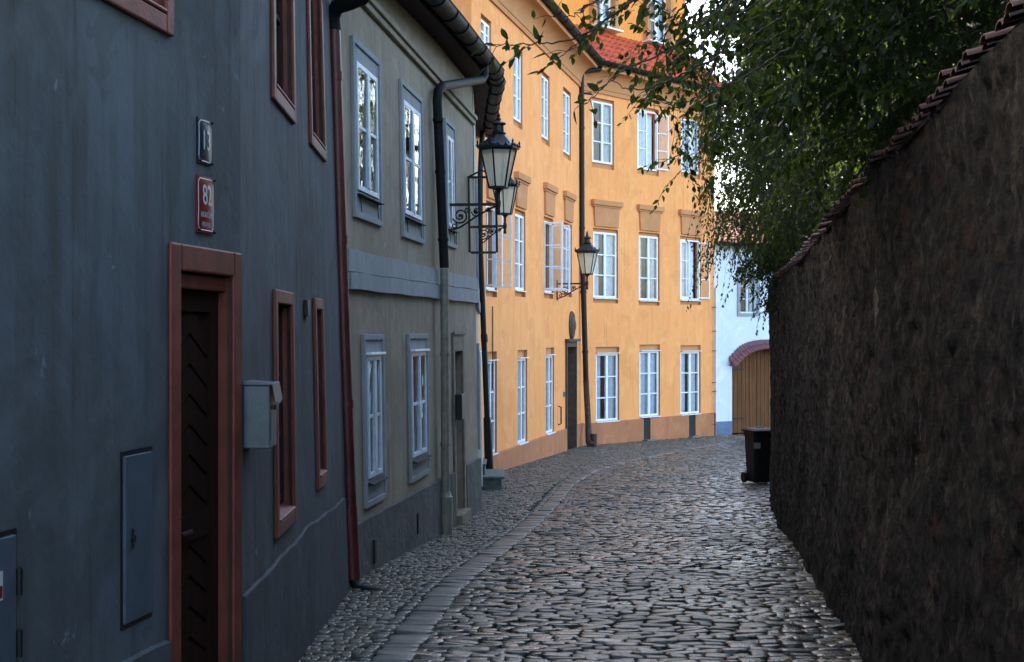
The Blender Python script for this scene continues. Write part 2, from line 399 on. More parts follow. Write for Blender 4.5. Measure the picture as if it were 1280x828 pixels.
def body(mb, pts, z0, z1, skip=()):
    """closing sides of a house: vertical quads between plan points (world), and a lid"""
    for i in range(len(pts)-1):
        if i in skip: continue
        (ax, ay), (bx, by) = pts[i], pts[i+1]
        mb.add([(ax, ay, z0), (bx, by, z0), (bx, by, z1), (ax, ay, z1)], [(0, 1, 2, 3)])
def tiles(mb, E0, E1, T0, T1, tw=.2, th=.32, amp=.035, drop=.02):
    """a pantiled slope: eave line E0-E1, upper line T0-T1; every tile its own little barrel"""
    E0, E1, T0, T1 = map(Vector, (E0, E1, T0, T1))
    nu = max(2, int((E1-E0).length/tw)); nv = max(1, int(round(((T0-E0).length+(T1-E1).length)/2/th)))
    N = (E1-E0).cross(T0-E0).normalized()
    if N.z < 0: N = -N
    def P(a, b): return (E0.lerp(E1, a)).lerp(T0.lerp(T1, a), b)
    seg = 6
    for j in range(nv):
        for i in range(nu):
            jit = random.uniform(-.006, .006); k = len(mb.v)
            for vv, lift in ((j/nv-.12/nv, drop+.012), ((j+1)/nv, 0.0)):
                for q in range(seg+1):
                    h = amp*(.5-.5*math.cos(2*math.pi*q/seg))
                    mb.v.append(tuple(P((i+q/seg)/nu, vv)+N*(h+lift+jit)))
            for q in range(seg): mb.f.append((k+q, k+q+1, k+seg+2+q, k+seg+1+q))
            # thickness at the lower lip
            k2 = len(mb.v)
            for q in range(seg+1):
                h = amp*(.5-.5*math.cos(2*math.pi*q/seg)); mb.v.append(tuple(P((i+q/seg)/nu, j/nv-.12/nv)+N*(h+jit-.004)))
            for q in range(seg): mb.f.append((k2+q, k2+q+1, k+q+1, k+q))
def gutter(mb, path, r, n=9):
    """half-round gutter open to the sky, with a rolled bead and joint rings"""
    P = [Vector(p) for p in path]
    for A, B in zip(P, P[1:]):
        t = (B-A).normalized(); s_ = t.cross(Vector((0, 0, 1))).normalized()
        k = len(mb.v)
        for p in (A, B):
            for rr in (r, r*.88):
                for j in range(n+1):
                    th = math.pi+math.pi*j/n; mb.v.append(tuple(p+s_*math.cos(th)*rr+Vector((0, 0, 1))*math.sin(th)*rr))
        w_ = n+1
        for j in range(n):
            mb.f.append((k+j, k+j+1, k+2*w_+j+1, k+2*w_+j)); mb.f.append((k+w_+j+1, k+w_+j, k+3*w_+j, k+3*w_+j+1))
        mb.f.append((k, k+2*w_, k+3*w_, k+w_)); mb.f.append((k+n, k+w_+n, k+3*w_+n, k+2*w_+n))
        for sg in (-1, 1): mb.tube([A+s_*sg*r, B+s_*sg*r], .011, 6)
        L = (B-A).length; m = max(1, int(L/.75))
        for q in range(m):
            c = A+t*(L*(q+.5)/m); arc = [c+s_*math.cos(math.pi+math.pi*j/12)*(r+.006)+Vector((0, 0, 1))*math.sin(math.pi+math.pi*j/12)*(r+.006) for j in range(13)]
            mb.tube(arc, .012, 6)

# ------------------------------------------------------------------ ground, road, pavement
xs = np.unique(np.concatenate([np.linspace(-160, 160, 41), np.linspace(-6, 14, 11)])); ys = np.unique(np.concatenate([np.linspace(-60, 300, 50)*S, GY]))
X, Y = np.meshgrid(xs, ys); V = np.stack([X.ravel(), Y.ravel(), ground(Y.ravel())-.026], 1); nx = len(xs)
ii, jj = np.meshgrid(np.arange(nx-1), np.arange(len(ys)-1)); k = (jj*nx+ii).ravel()
gr = np_mesh('ground', V, np.stack([k, k+1, k+nx+1, k+nx], 1), 4, M['soil']); gr['kind'] = 'structure'

KY = np.array([-5, 2, 9.5, 12.6, 17.9, 22, 26.6, 30, 34, 38.5, 42.8, 46])*S     # road side of the kerb
KX = np.array([-1.15, -.95, -.70, -.48, .158, .65, 1.2, 1.85, 3.2, 5.2, 7.3, 9.2])*S
LY = np.array([-5, 2, 7.47, 13.2, 22.3, 28.45, 40, 45.25, 47])*S                # foot of the left houses
LX = np.array([-3.4, -2.33, -1.494, -1.63, -.59, -.7, 2.07, 6.73, 9.2])*S
WY = np.array([-6, 1, 4.2, 9.5, 23, 24.2, 24.8])*S                                         # foot of the garden wall
WX = np.array([2.0, 1.80, 1.80, 2.51, 4.40, 4.62, 4.95])*S
kerbx = lambda y: np.interp(y, KY, KX)
leftx = lambda y: np.interp(y, LY, LX)
wallx = lambda y: np.where(y < 24.3*S, np.interp(y, WY, WX), 16*S)
def stones(name, cx, cy, hw, hh, ang, dome, mat, tilt=.05, zlift=0.0):
    cx, cy, hw, hh, ang = map(np.asarray, (cx, cy, hw, hh, ang)); N = len(cx)
    base = np.array([(-1, -.74), (-.80, -1), (.80, -1), (1, -.74), (1, .74), (.80, 1), (-.80, 1), (-1, .74)])
    jit = RNG.normal(0, .075, (N, 8, 2))*np.array([.8, 1.0])
    P = base[None]+jit
    def ring(k, z): 
        q = P*k*np.stack([hw, hh], 1)[:, None, :]
        x = q[..., 0]*np.cos(ang)[:, None]-q[..., 1]*np.sin(ang)[:, None]; y = q[..., 0]*np.sin(ang)[:, None]+q[..., 1]*np.cos(ang)[:, None]
        return x, y, np.full_like(x, z)
    tx = RNG.normal(0, tilt, N)[:, None]; ty = RNG.normal(0, tilt, N)[:, None]; lift = RNG.normal(0, .005, N)[:, None]
    parts = []
    for k_, z_ in ((1.0, -.03), (.985, -dome*.25), (.89, dome*.55), (.50, dome*.9)):
        x, y, z = ring(k_, z_)
        z = z+(x*tx+y*ty)+(RNG.normal(0, dome*.12, x.shape) if k_ < .9 else 0)
        parts.append(np.stack([x+cx[:, None], y+cy[:, None], z+lift], -1))
    ce = np.stack([cx, cy, dome+lift[:, 0]], -1)[:, None, :]
    Vv = np.concatenate(parts+[ce], 1)
    Vv[..., 2] += ground(Vv[..., 1])+zlift-.008
    nv = 33; f = []
    for lvl in range(3):
        for j in range(8):
            a = lvl*8+j; b = lvl*8+(j+1) % 8; f.append((a, b, b+8, a+8))
    for j in range(0, 8, 2): f.append((24+j, 24+(j+1) % 8, 24+(j+2) % 8, 32))
    Fq = (np.array(f)[None]+(np.arange(N)*nv)[:, None, None]).reshape(-1, 4)
    o = np_mesh(name, Vv.reshape(-1, 3), Fq, 4, mat, smooth=True); o['kind'] = 'structure'; return o
def lay(y0, y1, xl, xr, rowh, wmin, wmax, gap, wave):
    out = []; y = y0
    while y < y1:
        h = rowh*random.uniform(.82, 1.2); x = -8 + random.random()*.2; yy = y+h/2
        lo, hi = float(xl(yy)), float(xr(yy))
        x = lo-random.random()*wmax*.3
        ph = random.random()*6; amp = wave*random.uniform(.5, 1)
        while x < hi:
            wd = random.uniform(wmin, wmax)*random.choice((.8, 1, 1, 1.15)); cx = x+wd/2
            if cx+wd*.3 > hi and hi-x < wmin*.6: break
            cyy = yy+wave*math.sin(cx*1.7+y*.35)+wave*.5*math.sin(cx*4.1+y*.9)+random.gauss(0, rowh*.05)
            out.append((cx, cyy, wd/2-gap*random.uniform(.6, 1.4), h/2-gap*random.uniform(.6, 1.4), random.gauss(0, .07)))
            x += wd
        y += h
    return np.array(out).T
st = lay(2*S, 47*S, kerbx, wallx, .100, .10, .25, .0025, .05)
stones('road', *st, .007, M['cobble'], .062)
KB = lambda y: kerbx(y)-.34*np.clip(1-(y/S-22)/60, .6, 1)
st = lay(2*S, 46*S, leftx, lambda y: KB(y)-.05,   .070, .055, .10, .0030, .03)
stones('pavement', *st, .005, M['mosaic'], .04, .012)
# kerb: a band of long setts laid across the line, and one thin line of small stones beside it
ky = np.linspace(2*S, 45*S, 4000); kx = kerbx(ky); seg = np.concatenate([[0], np.cumsum(np.hypot(np.diff(kx), np.diff(ky)))])
cx, cy, hw, hh, an = [], [], [], [], []
s_ = 0.0
while s_ < seg[-1]-.1:
    h = random.uniform(.10, .16); y = np.interp(s_+h/2, seg, ky); x = np.interp(s_+h/2, seg, kx)
    y2 = np.interp(s_+h/2+.3, seg, ky); x2 = np.interp(s_+h/2+.3, seg, kx); a = math.atan2(y2-y, x2-x)-math.pi/2
    wd = .27 if y < 22*S else .22
    cxx = x-math.cos(a)*wd/2; cyy = y-math.sin(a)*wd/2
    cx.append(cxx); cy.append(cyy); hw.append(wd/2*random.uniform(.93, 1.0)); hh.append(h/2-.006); an.append(a+random.gauss(0, .04))
    for t in range(2):
        o_ = wd+.045; cx.append(x-math.cos(a)*o_+random.gauss(0, .006)-math.sin(a)*(t-.5)*h/2*-1); cy.append(y-math.sin(a)*o_+math.cos(a)*(t-.5)*h/2*1)
        hw.append(.036); hh.append(h/4-.004); an.append(a+random.gauss(0, .1))
    s_ += h
stones('kerb', cx, cy, hw, hh, an, .005, M['kerbstone'], .025, .016)

# ------------------------------------------------------------------ the blue-grey house
G0, G1, G2 = (-3.25, -4), (-1.494, 7.47), (-1.63, 13.2)
FA = Fac(G0, G1, 0.0); FB = Fac(G1, G2, (0.0, .036))
gb = float(ground(7*S))
house = thing('plaster_house', (G1[0]*S-2, G1[1]*S, gb), 'blue-grey plastered house with brick-red door and window frames, nearest on the left', 'house')
zt = EZ+3.9*S
rw = FA.rect(105, -4, 212, 47); uw = FA.at(212, 47)
upper_a = [uw[0]-.95, uw[0], uw[1], uw[1]+1.55]
door = FA.rect(209, 302, 298, 900); door[2] = gb-.1
low1 = FB.rect(340, 361, 367, 651); low2 = FB.rect(390, 372, 406.5, 603)
u1 = FB.at(366, 156); up1 = [low1[0]-.0, u1[0], u1[1], u1[1]+1.65]
u2 = FB.at(405, 203); up2 = [low2[0], u2[0], u2[1], u2[1]+1.65]
BW = .08
def inset(r, w_, wt=None, wb=None): return [r[0]+w_, r[1]-w_, r[2]+(w_ if wb is None else wb), r[3]-(w_ if wt is None else wt)]
def redhole(r): return inset(r, BW)
dh = [door[0]+.11, door[1]-.11, door[2], door[3]-.12]
wm = MB()
wall_sheet(wm, FA, -12*S*0, FA.L, gb-1, gb-1, zt, [redhole(upper_a), dh], .02)
wall_sheet(wm, FB, 0, FB.L, gb-1.2, gb-1.2, zt, [redhole(q) for q in (low1, low2, up1, up2)], .02, (.22, .44))
e = FB.pt(FB.L, gb, 0)
pts = [FA.pt(0, zt)[:2], (-10*S, -4*S), (-10*S, 13.2*S), FB.pt(FB.L, zt)[:2]]
body(wm, pts, gb-1.2, zt)
wm.build('wall', M['grey'], house, smooth=True, weld=True)
# roof
rb = MB(); ov = .42
E0, E1, E2 = FA.pt(-.3, zt-.02, ov), FB.pt(0, zt-.02, ov), FB.pt(FB.L, zt-.02, ov)
ridge = lambda p: (p[0]-5.2, p[1], p[2]+4.6)
tiles(rb, E0, E1, ridge(E0), ridge(E1), .22, .4, .04); tiles(rb, E1, E2, ridge(E1), ridge(E2), .22, .4, .04)
b0, b2 = (-10*S, -4*S, zt), (-10*S, 13.2*S, zt)
rb.add([ridge(E0), ridge(E2), b2, b0], [(0, 1, 2, 3)]); rb.add([E2, ridge(E2), b2], [(0, 1, 2)]); rb.add([E0, b0, ridge(E0)], [(0, 1, 2)])
rb.add([E0, E1, E2, b2, b0], [(0, 1, 2, 3, 4)])
rb.build('roof', M['oldtile'], house)
gm = MB(); gutter(gm, [FA.pt(-.3, zt+.02, ov+.06), FB.pt(0, zt+.02, ov+.06), FB.pt(FB.L+.05, zt+.02, ov+.06)], .09); gm.build('gutter', M['gutter'], house)
def redwin(F, r):
    mb = MB(); band(mb, F, r, BW, 0, .024)
    h = redhole(r); reveal(mb, F, *h, 0, -.16)
    mb.hexa([F.pt(h[0]+.002, h[2]+.002, -.14), F.pt(h[1]-.002, h[2]+.002, -.14), F.pt(h[1]-.002, h[2]+.002, .03), F.pt(h[0]+.002, h[2]+.002, .03),
             F.pt(h[0]+.002, h[2]+.07, -.14), F.pt(h[1]-.002, h[2]+.07, -.14), F.pt(h[1]-.002, h[2]+.02, .03), F.pt(h[0]+.002, h[2]+.02, .03)])
    o = mb.build('window_surround', M['red'], house, bevel=.008)
    sash(F, [h[0], h[1], h[2]+.05, h[3]], -.045, house, M['darkwood'], 2, 3, .06, .022)
for F, r in ((FA, upper_a), (FB, low1), (FB, low2), (FB, up1), (FB, up2)): redwin(F, r)
mb = MB()
band(mb, FA, door, .11, 0, .022, .12, 0)
reveal(mb, FA, dh[0], dh[1], dh[2], dh[3], 0, -.52)
lz = FA.at(285, 365)[1]
mb.box(FA, dh[0]+.002, dh[1]-.002, lz, dh[3]-.002, -.07, -.02)
mb.build('door_frame', M['red'], house, bevel=.01)
mb = MB(); dr = [dh[0], dh[1], dh[2], lz]
mb.box(FA, dr[0], dr[1], dr[2], dr[3], -.52, -.09)
band(mb, FA, dr, .1, -.09, -.062, .1, .3); mb.box(FA, dr[0]+.1, dr[1]-.1, gb+1.0, gb+1.12, -.09, -.064)
n = 9   # diagonal boarding of the door
um = (dr[0]+dr[1])/2
for i in range(16):
    z = gb+.3+i*.14
    if z > dr[3]-.25: break
    for a, b, s1 in ((dr[0]+.1, um, 1), (um, dr[1]-.1, -1)):
        za, zb_ = (z, z+.12) if s1 > 0 else (z+.12, z)
        mb.hexa([FA.pt(a, za, -.09), FA.pt(b, zb_, -.09), FA.pt(b, zb_, -.075), FA.pt(a, za, -.075),
                 FA.pt(a, za+.12, -.09), FA.pt(b, zb_+.12, -.09), FA.pt(b, zb_+.12, -.075), FA.pt(a, za+.12, -.075)])
dd = mb.build('door', M['reddoor'], house)
mb = MB(); mb.tube([FA.pt(dr[0]+.14, gb+1.05, -.09), FA.pt(dr[0]+.14, gb+1.05, -.04), FA.pt(dr[0]+.26, gb+1.05, -.04)], .011, 8); mb.build('handle', M['iron'], dd)
# utility panel and the hatch at the edge of the photo
def panel(F, r, name, mat):
    mb = MB(); band(mb, F, [r[0]-.02, r[1]+.02, r[2]-.02, r[3]+.02], .016, 0, .003)
    f = mb.build('panel_frame', M['iron'], house)
    mb = MB(); mb.box(F, *r, -.003, .014); return mb.build(name, mat, house, bevel=.004)
p1 = panel(FA, FA.rect(153, 571, 187, 765), 'utility_panel', M['panelmetal'])
pr = FA.rect(153, 571, 187, 765)
mb = MB(); mb.tube([FA.pt(pr[0]+.06, (pr[2]+pr[3])/2, .012), FA.pt(pr[0]+.06, (pr[2]+pr[3])/2, .024)], .016, 10); mb.box(FA, pr[0]+.055, pr[0]+.065, (pr[2]+pr[3])/2-.04, (pr[2]+pr[3])/2+.04, .0145, .020)
mb.build('lock', M['iron'], p1)
hr = FA.rect(-40, 684, 16, 850); p2 = panel(FA, hr, 'meter_door', M['panelmetal'])
for z in (hr[3]-.16, hr[2]+.12): mb = MB(); mb.tube([FA.pt(hr[1]+.012, z-.045, .016), FA.pt(hr[1]+.012, z+.045, .016)], .012, 8); mb.build('hinge', M['iron'], p2)
sr = FA.rect(-16, 718, -2, 750); mb = MB(); mb.box(FA, *sr, .0145, .016); stk = mb.build('sticker', M['white_enamel'], p2)
mb = MB(); mb.box(FA, sr[0]+.004, sr[1]-.004, sr[2]+.008, (sr[2]+sr[3])/2, .0162, .0168); mb.build('red_field', M['red_enamel'], stk)
bx = FB.rect(379, 375, 383, 396); mb = MB(); mb.box(FB, bx[0], bx[1], bx[2], bx[3], .002, .03); mb.build('doorbell', M['iron'], house, bevel=.006)
# the plinth: a slightly prouder coat of plaster with a broken chalky upper edge
def wavy_plinth(F, pts, zb, mat, name, d=.022, edge=True):
    q = [F.at(*p) for p in pts]; q = sorted(q); us = np.linspace(q[0][0], q[-1][0], 150)
    zz = np.interp(us, [a[0] for a in q], [a[1] for a in q])+np.array([.006*math.sin(u*6)+.004*math.sin(u*17)*.6+random.gauss(0, .0015) for u in us])
    mb = MB()
    for i in range(len(us)-1):
        a, b = us[i], us[i+1]
        mb.hexa([F.pt(a, zb, -.01), F.pt(b, zb, -.01), F.pt(b, zb, d), F.pt(a, zb, d), F.pt(a, zz[i], -.01), F.pt(b, zz[i+1], -.01), F.pt(b, zz[i+1]-.012, d), F.pt(a, zz[i]-.012, d)])
    o = mb.build(name, mat, house)
    if edge:
        mb = MB(); mb.tube([F.pt(u, z-.004, d-.006) for u, z in zip(us, zz)], [.0022+.0016*math.sin(u*5)**2 for u in us], 5); mb.build('plaster_edge', M['chalk'], o)
wavy_plinth(FB, [(303, 745), (340, 705), (367, 676), (385, 655), (408, 640), (429, 622)], gb-1, M['grey_plinth'], 'plinth')
wavy_plinth(FA, [(60, 856), (140, 828), (207, 799)], gb-1, M['grey_plinth'], 'plinth', edge=False)
# red downpipe in the corner with its dark elbow
pp = Fac(G1, G2, .02)
def pix(px, py, Yr): return Vector(((px-CX)/FPX*Yr*S, Yr*S, EZ+(HY-py)/FPX*Yr*S))
mb = MB(); top = pix(417, 34, 12.9)
mb.tube([top+Vector((0, 0, -.02)), pix(428, 380, 12.9), pix(440, 700, 12.9), pix(441, 722, 12.9)], .057, 14)
for y, x in ((95, 419), (300, 425.5), (505, 433)): c = pix(x, y, 12.9); mb.tube([c+Vector((0, 0, -.035)), c+Vector((0, 0, .035))], .064, 14)
mb.tube([pix(436.5, 632, 12.9), pix(441, 724, 12.9)], .068, 14)
dp = mb.build('downpipe', M['redpipe'], house, smooth=True)
mb = MB(); el = [pix(417, 38, 12.9), pix(415.5, 22, 12.9), pix(421, 9, 12.85), pix(436, 4, 12.8), pix(452, -2, 12.75), pix(470, -24, 12.7), pix(482, -70, 12.65)]
mb.tube(el, .066, 14); mb.build('pipe_elbow', M['gutter'], dp, smooth=True)
mb = MB(); fz = float(ground(13*S)); c = pix(443, 726, 12.9); mb.tube([c, c+Vector((.03, -.06, -.06)), c+Vector((.30, -.16, -.10))], .05, 10); mb.build('pipe_shoe', M['blackpipe'], dp)

# house numbers: domed enamel plates with raised lettering
def text_mesh(s_, size):
    c = bpy.data.curves.new('lettering', 'FONT'); c.body = s_; c.size = size; c.align_x = 'CENTER'; c.align_y = 'CENTER'; c.resolution_u = 3; c.offset = size*.012
    o = bpy.data.objects.new('lettering', c); col.objects.link(o)
    dg = bpy.context.evaluated_depsgraph_get(); me = bpy.data.meshes.new_from_object(o.evaluated_get(dg))
    vv = [tuple(v.co) for v in me.vertices]; ff = [tuple(p.vertices) for p in me.polygons]
    bpy.data.objects.remove(o); bpy.data.meshes.remove(me); return vv, ff
def plate(F, r, mat, lines, name, label):
    a, b, c, d = r; um, zm, hw_, hh_ = (a+b)/2, (c+d)/2, (b-a)/2, (d-c)/2
    t = thing(name, F.pt(um, c, 0), label, 'sign')
    def dome(x, z): return .006+.012*(1-(x/hw_)**2*.8)*(1-(z/hh_)**2*.6)
    def patch(x0, x1, z0, z1, off, n=14):
        mb = MB(); 
        for i in range(n+1):
            for j in range(n+1):
                x = x0+(x1-x0)*i/n; z = z0+(z1-z0)*j/n; mb.v.append(F.pt(um+x, zm+z, dome(x, z)+off))
        for i in range(n):
            for j in range(n): q = i*(n+1)+j; mb.f.append((q, q+n+1, q+n+2, q+1))
        return mb
    mb = patch(-hw_, hw_, -hh_, hh_, 0)
    mb.box(F, a, b, c, d, .001, .0095)
    pl = mb.build('plate', mat, t, smooth=True)
    mb = MB(); iw, ih, tt = hw_*.88, hh_*.9, .0045
    ring = []
    for sx, sz in ((-1, -1), (1, -1), (1, 1), (-1, 1)):
        pass
    nseg = 16; P = []
    cut = .018
    loop = [(-iw+cut, -ih), (iw-cut, -ih), (iw, -ih+cut), (iw, ih-cut), (iw-cut, ih), (-iw+cut, ih), (-iw, ih-cut), (-iw, -ih+cut)]
    path = []
    for (x0, z0), (x1, z1) in zip(loop, loop[1:]+loop[:1]):
        for q in range(8): x = x0+(x1-x0)*q/8; z = z0+(z1-z0)*q/8; path.append(F.pt(um+x, zm+z, dome(x, z)+.0004))
    path.append(path[0]); mb.tube(path, .0022, 5); mb.build('border_line', M['white_enamel'], pl)
    mb = MB()
    for s_, size, zo, sx in lines:
        vv, ff = text_mesh(s_, size); mb.add([F.pt(um+x*sx, zm+zo+z, dome(x*sx, zo+z)+.0022) for x, z, _ in vv], ff)
    mb.build('lettering', M['white_enamel'], pl)
    for sx, sz in ((1, 1), (1, -1), (-1, -1)):
        mb = MB(); q = (um+sx*hw_*.9, zm+sz*hh_*.93); mb.tube([F.pt(*q, .004), F.pt(*q, .024)], .005, 8); mb.build('screw', M['iron'], t)
plate(FA, FA.rect(245, 146, 262, 208), M['blue_enamel'], [('13', .125, 0, .85)], 'house_number_sign', 'navy blue domed enamel house number plate reading 13, above the red one')
plate(FA, FA.rect(244, 218, 265, 294), M['red_enamel'], [('82', .13, .04, .85), ('HRADČANY', .036, -.048, .72), ('PRAHA 1', .036, -.093, .8)], 'house_number_sign', 'red domed enamel house number plate reading 82, just over the door')
# letter box
lu = FB.at(303, 500)[0]; lz0, lz1 = EZ-(560-HY)/FPX*7.6*S, EZ-(482-HY)/FPX*7.6*S
lb = thing('letter_box', FB.pt(lu+.1, lz0, .05), 'grey metal letter box on the wall right of the red door', 'letter box')
mb = MB(); mb.box(FB, lu, lu+.24, lz0, lz1, .003, .135); bo = mb.build('box', M['greymetal'], lb, bevel=.006)
mb = MB()
mb.hexa([FB.pt(lu-.008, lz1+.002, .002), FB.pt(lu+.248, lz1+.002, .002), FB.pt(lu+.248, lz1+.002, .15), FB.pt(lu-.008, lz1+.002, .15),
         FB.pt(lu-.008, lz1+.022, .002), FB.pt(lu+.248, lz1+.022, .002), FB.pt(lu+.248, lz1+.012, .15), FB.pt(lu-.008, lz1+.012, .15)])
mb.add([FB.pt(lu-.004, lz1+.004, .15), FB.pt(lu+.244, lz1+.004, .15), FB.pt(lu+.244, lz1-.075, .165), FB.pt(lu+.12, lz1-.095, .168), FB.pt(lu-.004, lz1-.075, .165)], [(0, 1, 2, 3, 4)])
mb.build('lid', M['greymetal'], lb, bevel=.003)
mb = MB(); mb.box(FB, lu+.03, lu+.21, lz0+.04, lz0+.18, .135, .139); mb.build('front_plate', M['greymetal'], lb, bevel=.002)
mb = MB(); mb.box(FB, lu+.05, lu+.19, lz1-.12, lz1-.10, .1355, .143); mb.build('slot', M['iron'], lb)
mb = MB(); mb.tube([FB.pt(lu+.12, lz0+.2, .138), FB.pt(lu+.12, lz0+.2, .15)], .012, 10); mb.build('lock', M['iron'], lb)

# ------------------------------------------------------------------ the beige house
H0, H1 = (-1.63, 13.2), (-.589, 22.25)
FC = Fac(H0, H1, .016)
hb = float(ground(18*S)); bz = EZ+4.05*S
bh = thing('stucco_house', (H1[0]*S-1, 18*S, hb), 'beige stucco house with pale window surrounds, between the blue-grey and orange-yellow houses', 'house')
L1, L2 = FC.rect(451, 418, 479.5, 622), FC.rect(508, 417.5, 534.5, 591)
U1, U2, U3 = FC.rect(437, 44, 475, 284), FC.rect(498, 98, 528, 306), FC.rect(554, 147, 569, 312)
D1 = FC.rect(564, 416, 581, 640); D1[2] = hb-.15
def bhole(r): return [r[0]+.15, r[1]-.15, r[2]+.26, r[3]-.20]
dho = [D1[0]+.12, D1[1]-.1, D1[2], D1[3]-.25]
wm = MB(); wall_sheet(wm, FC, 0, FC.L, hb-1, hb-1, bz, [bhole(q) for q in (L1, L2, U1, U2, U3)]+[dho], .2)
pts = [FC.pt(0, bz)[:2], (-9.5*S, 14.2*S), (-9.5*S, 22.5*S), FC.pt(FC.L, bz)[:2]]
body(wm, pts, hb-1, bz); wm.build('wall', M['beige'], bh)
def beigewin(r, hood):
    h = bhole(r); mb = MB()
    mb2 = MB(); band(mb2, FC, r, .055, 0, .035)                # outer fillet
    q = inset(r, .055); 
    band(mb2, FC, q, .095, 0, .016, .145, .205)                # flat field
    o = mb2.build('window_surround', M['palegrey'], bh, bevel=.006)
    w_ = sash(FC, [h[0], h[1], h[2], h[3]], .03, bh, M['bluesash'], 2, 2, .05, .024, split=[.5])
    mb = MB(); mb.hexa([FC.pt(h[0]-.03, h[2]-.055, .017), FC.pt(h[1]+.03, h[2]-.055, .017), FC.pt(h[1]+.03, h[2]-.055, .075), FC.pt(h[0]-.03, h[2]-.055, .075),
                        FC.pt(h[0]-.03, h[2]-.03, .017), FC.pt(h[1]+.03, h[2]-.03, .017), FC.pt(h[1]+.03, h[2]-.047, .075), FC.pt(h[0]-.03, h[2]-.047, .075)])
    mb.build('sill', M['gutter'], w_)
    if hood:
        mb = MB(); mb.box(FC, h[0]-.03, h[1]+.03, h[3]+.004, h[3]+.028, .017, .075); mb.build('hood_board', M['white'], w_, bevel=.004)
    else:
        for uu in (h[0]+.06, h[1]-.09):
            mb = MB(); mb.tube([FC.pt(uu, h[2]-.05, .03), FC.pt(uu+.06, h[2]-.19, .025)], .004, 5); mb.build('stay_hook', M['iron'], w_)
for r, hd in ((L1, 1), (L2, 1), (U1, 0), (U2, 0), (U3, 0)): beigewin(r, hd)
# door
mb = MB(); band(mb, FC, D1, .12, 0, .03, .25, 0); mb.box(FC, D1[0]-.02, D1[1]+.02, D1[3]-.03, D1[3]+.03, .031, .05)
mb.box(FC, dho[0]-.05, dho[1]+.05, hb-.3, float(ground(FC.pt(dho[0], 0)[1]))+.13, -.2, .10)
mb.build('door_surround', M['sandstone'], bh, bevel=.01)
mb = MB(); mb.box(FC, dho[0], dho[1], dho[2], dho[3], -.2, -.15); band(mb, FC, dho, .09, -.15, -.13, .1, .3); dd = mb.build('door', M['darkwood'], bh)
mr = FC.rect(566, 493, 572, 523); mb = MB(); mb.box(FC, mr[0], mr[0]+.28, mr[2], mr[3], .031, .12); mb.build('letter_slot_box', M['iron'], bh, bevel=.01)
# string course, two steps
def pband(F, pa, pb, pa2, pb2, d, name, mat, parent, u1=None):
    ua, za = F.at(*pa); ub, zb_ = F.at(*pb); _, za2 = F.at(*pa2); _, zb2 = F.at(*pb2)
    if u1: k_ = (u1-ua)/(ub-ua); zb_ = za+(zb_-za)*k_; zb2 = za2+(zb2-za2)*k_; ub = u1
    ua = max(ua, -.06); n = 24; mb = MB()
    wob = [.003*math.sin(i*1.3)+random.gauss(0, .0015) for i in range(n+1)]
    for i in range(n):
        f0, f1 = i/n, (i+1)/n
        A = [ua+(ub-ua)*f for f in (f0, f1)]; zt_ = [za+(zb_-za)*f+wob[i+j] for j, f in enumerate((f0, f1))]; zl = [za2+(zb2-za2)*f+wob[i+j] for j, f in enumerate((f0, f1))]
        mb.hexa([F.pt(A[0], zl[0], 0), F.pt(A[1], zl[1], 0), F.pt(A[1], zl[1], d), F.pt(A[0], zl[0], d), F.pt(A[0], zt_[0], 0), F.pt(A[1], zt_[1], 0), F.pt(A[1], zt_[1], d), F.pt(A[0], zt_[0], d)])
    return mb.build(name, mat, parent)
pband(FC, (432, 311), (549, 338), (432, 339), (549, 356), .03, 'string_course', M['palegrey'], bh, FC.L+.02)
pband(FC, (432, 340), (549, 357), (432, 361), (549, 374), .05, 'string_course', M['palegrey'], bh, FC.L+.02)
# cornice moulding under the eaves
cz = EZ+3.42*S
mb = MB(); mb.box(FC, .02, FC.L+.02, cz, cz+.07, 0, .045); mb.box(FC, .02, FC.L+.02, cz+.07, cz+.13, 0, .075); mb.build('cornice', M['beige'], bh, bevel=.01)
# rough plinth
ua, za = FC.at(448.6, 651); ub, zb_ = FC.at(547.7, 598.5); zf = lambda u: za+(zb_-za)*(u-ua)/(ub-ua)
us = list(np.linspace(.02, FC.at(564, 560)[0]-.02, 40)); ue = list(np.linspace(D1[1]+.005, FC.L+.03, 10))
for seg_ in (ue, us):
    mb = MB()
    for a, b in zip(seg_, seg_[1:]):
        mb.hexa([FC.pt(a, hb-.8, 0), FC.pt(b, hb-.8, 0), FC.pt(b, hb-.8, .05), FC.pt(a, hb-.8, .05), FC.pt(a, zf(a), 0), FC.pt(b, zf(b), 0), FC.pt(b, zf(b)-.01, .04+.006*math.sin(b*7)), FC.pt(a, zf(a)-.01, .04+.006*math.sin(a*7))])
    pl_ = mb.build('plinth', M['beige_plinth'], bh)
for px, py in ((516, 655), (461, 690)):
    mb = MB(); u, z = FC.at(px, py); mb.box(FC, u, u+.06, z-.11, z+.11, .03, .062); mb.build('cellar_slit', M['dark'], pl_)

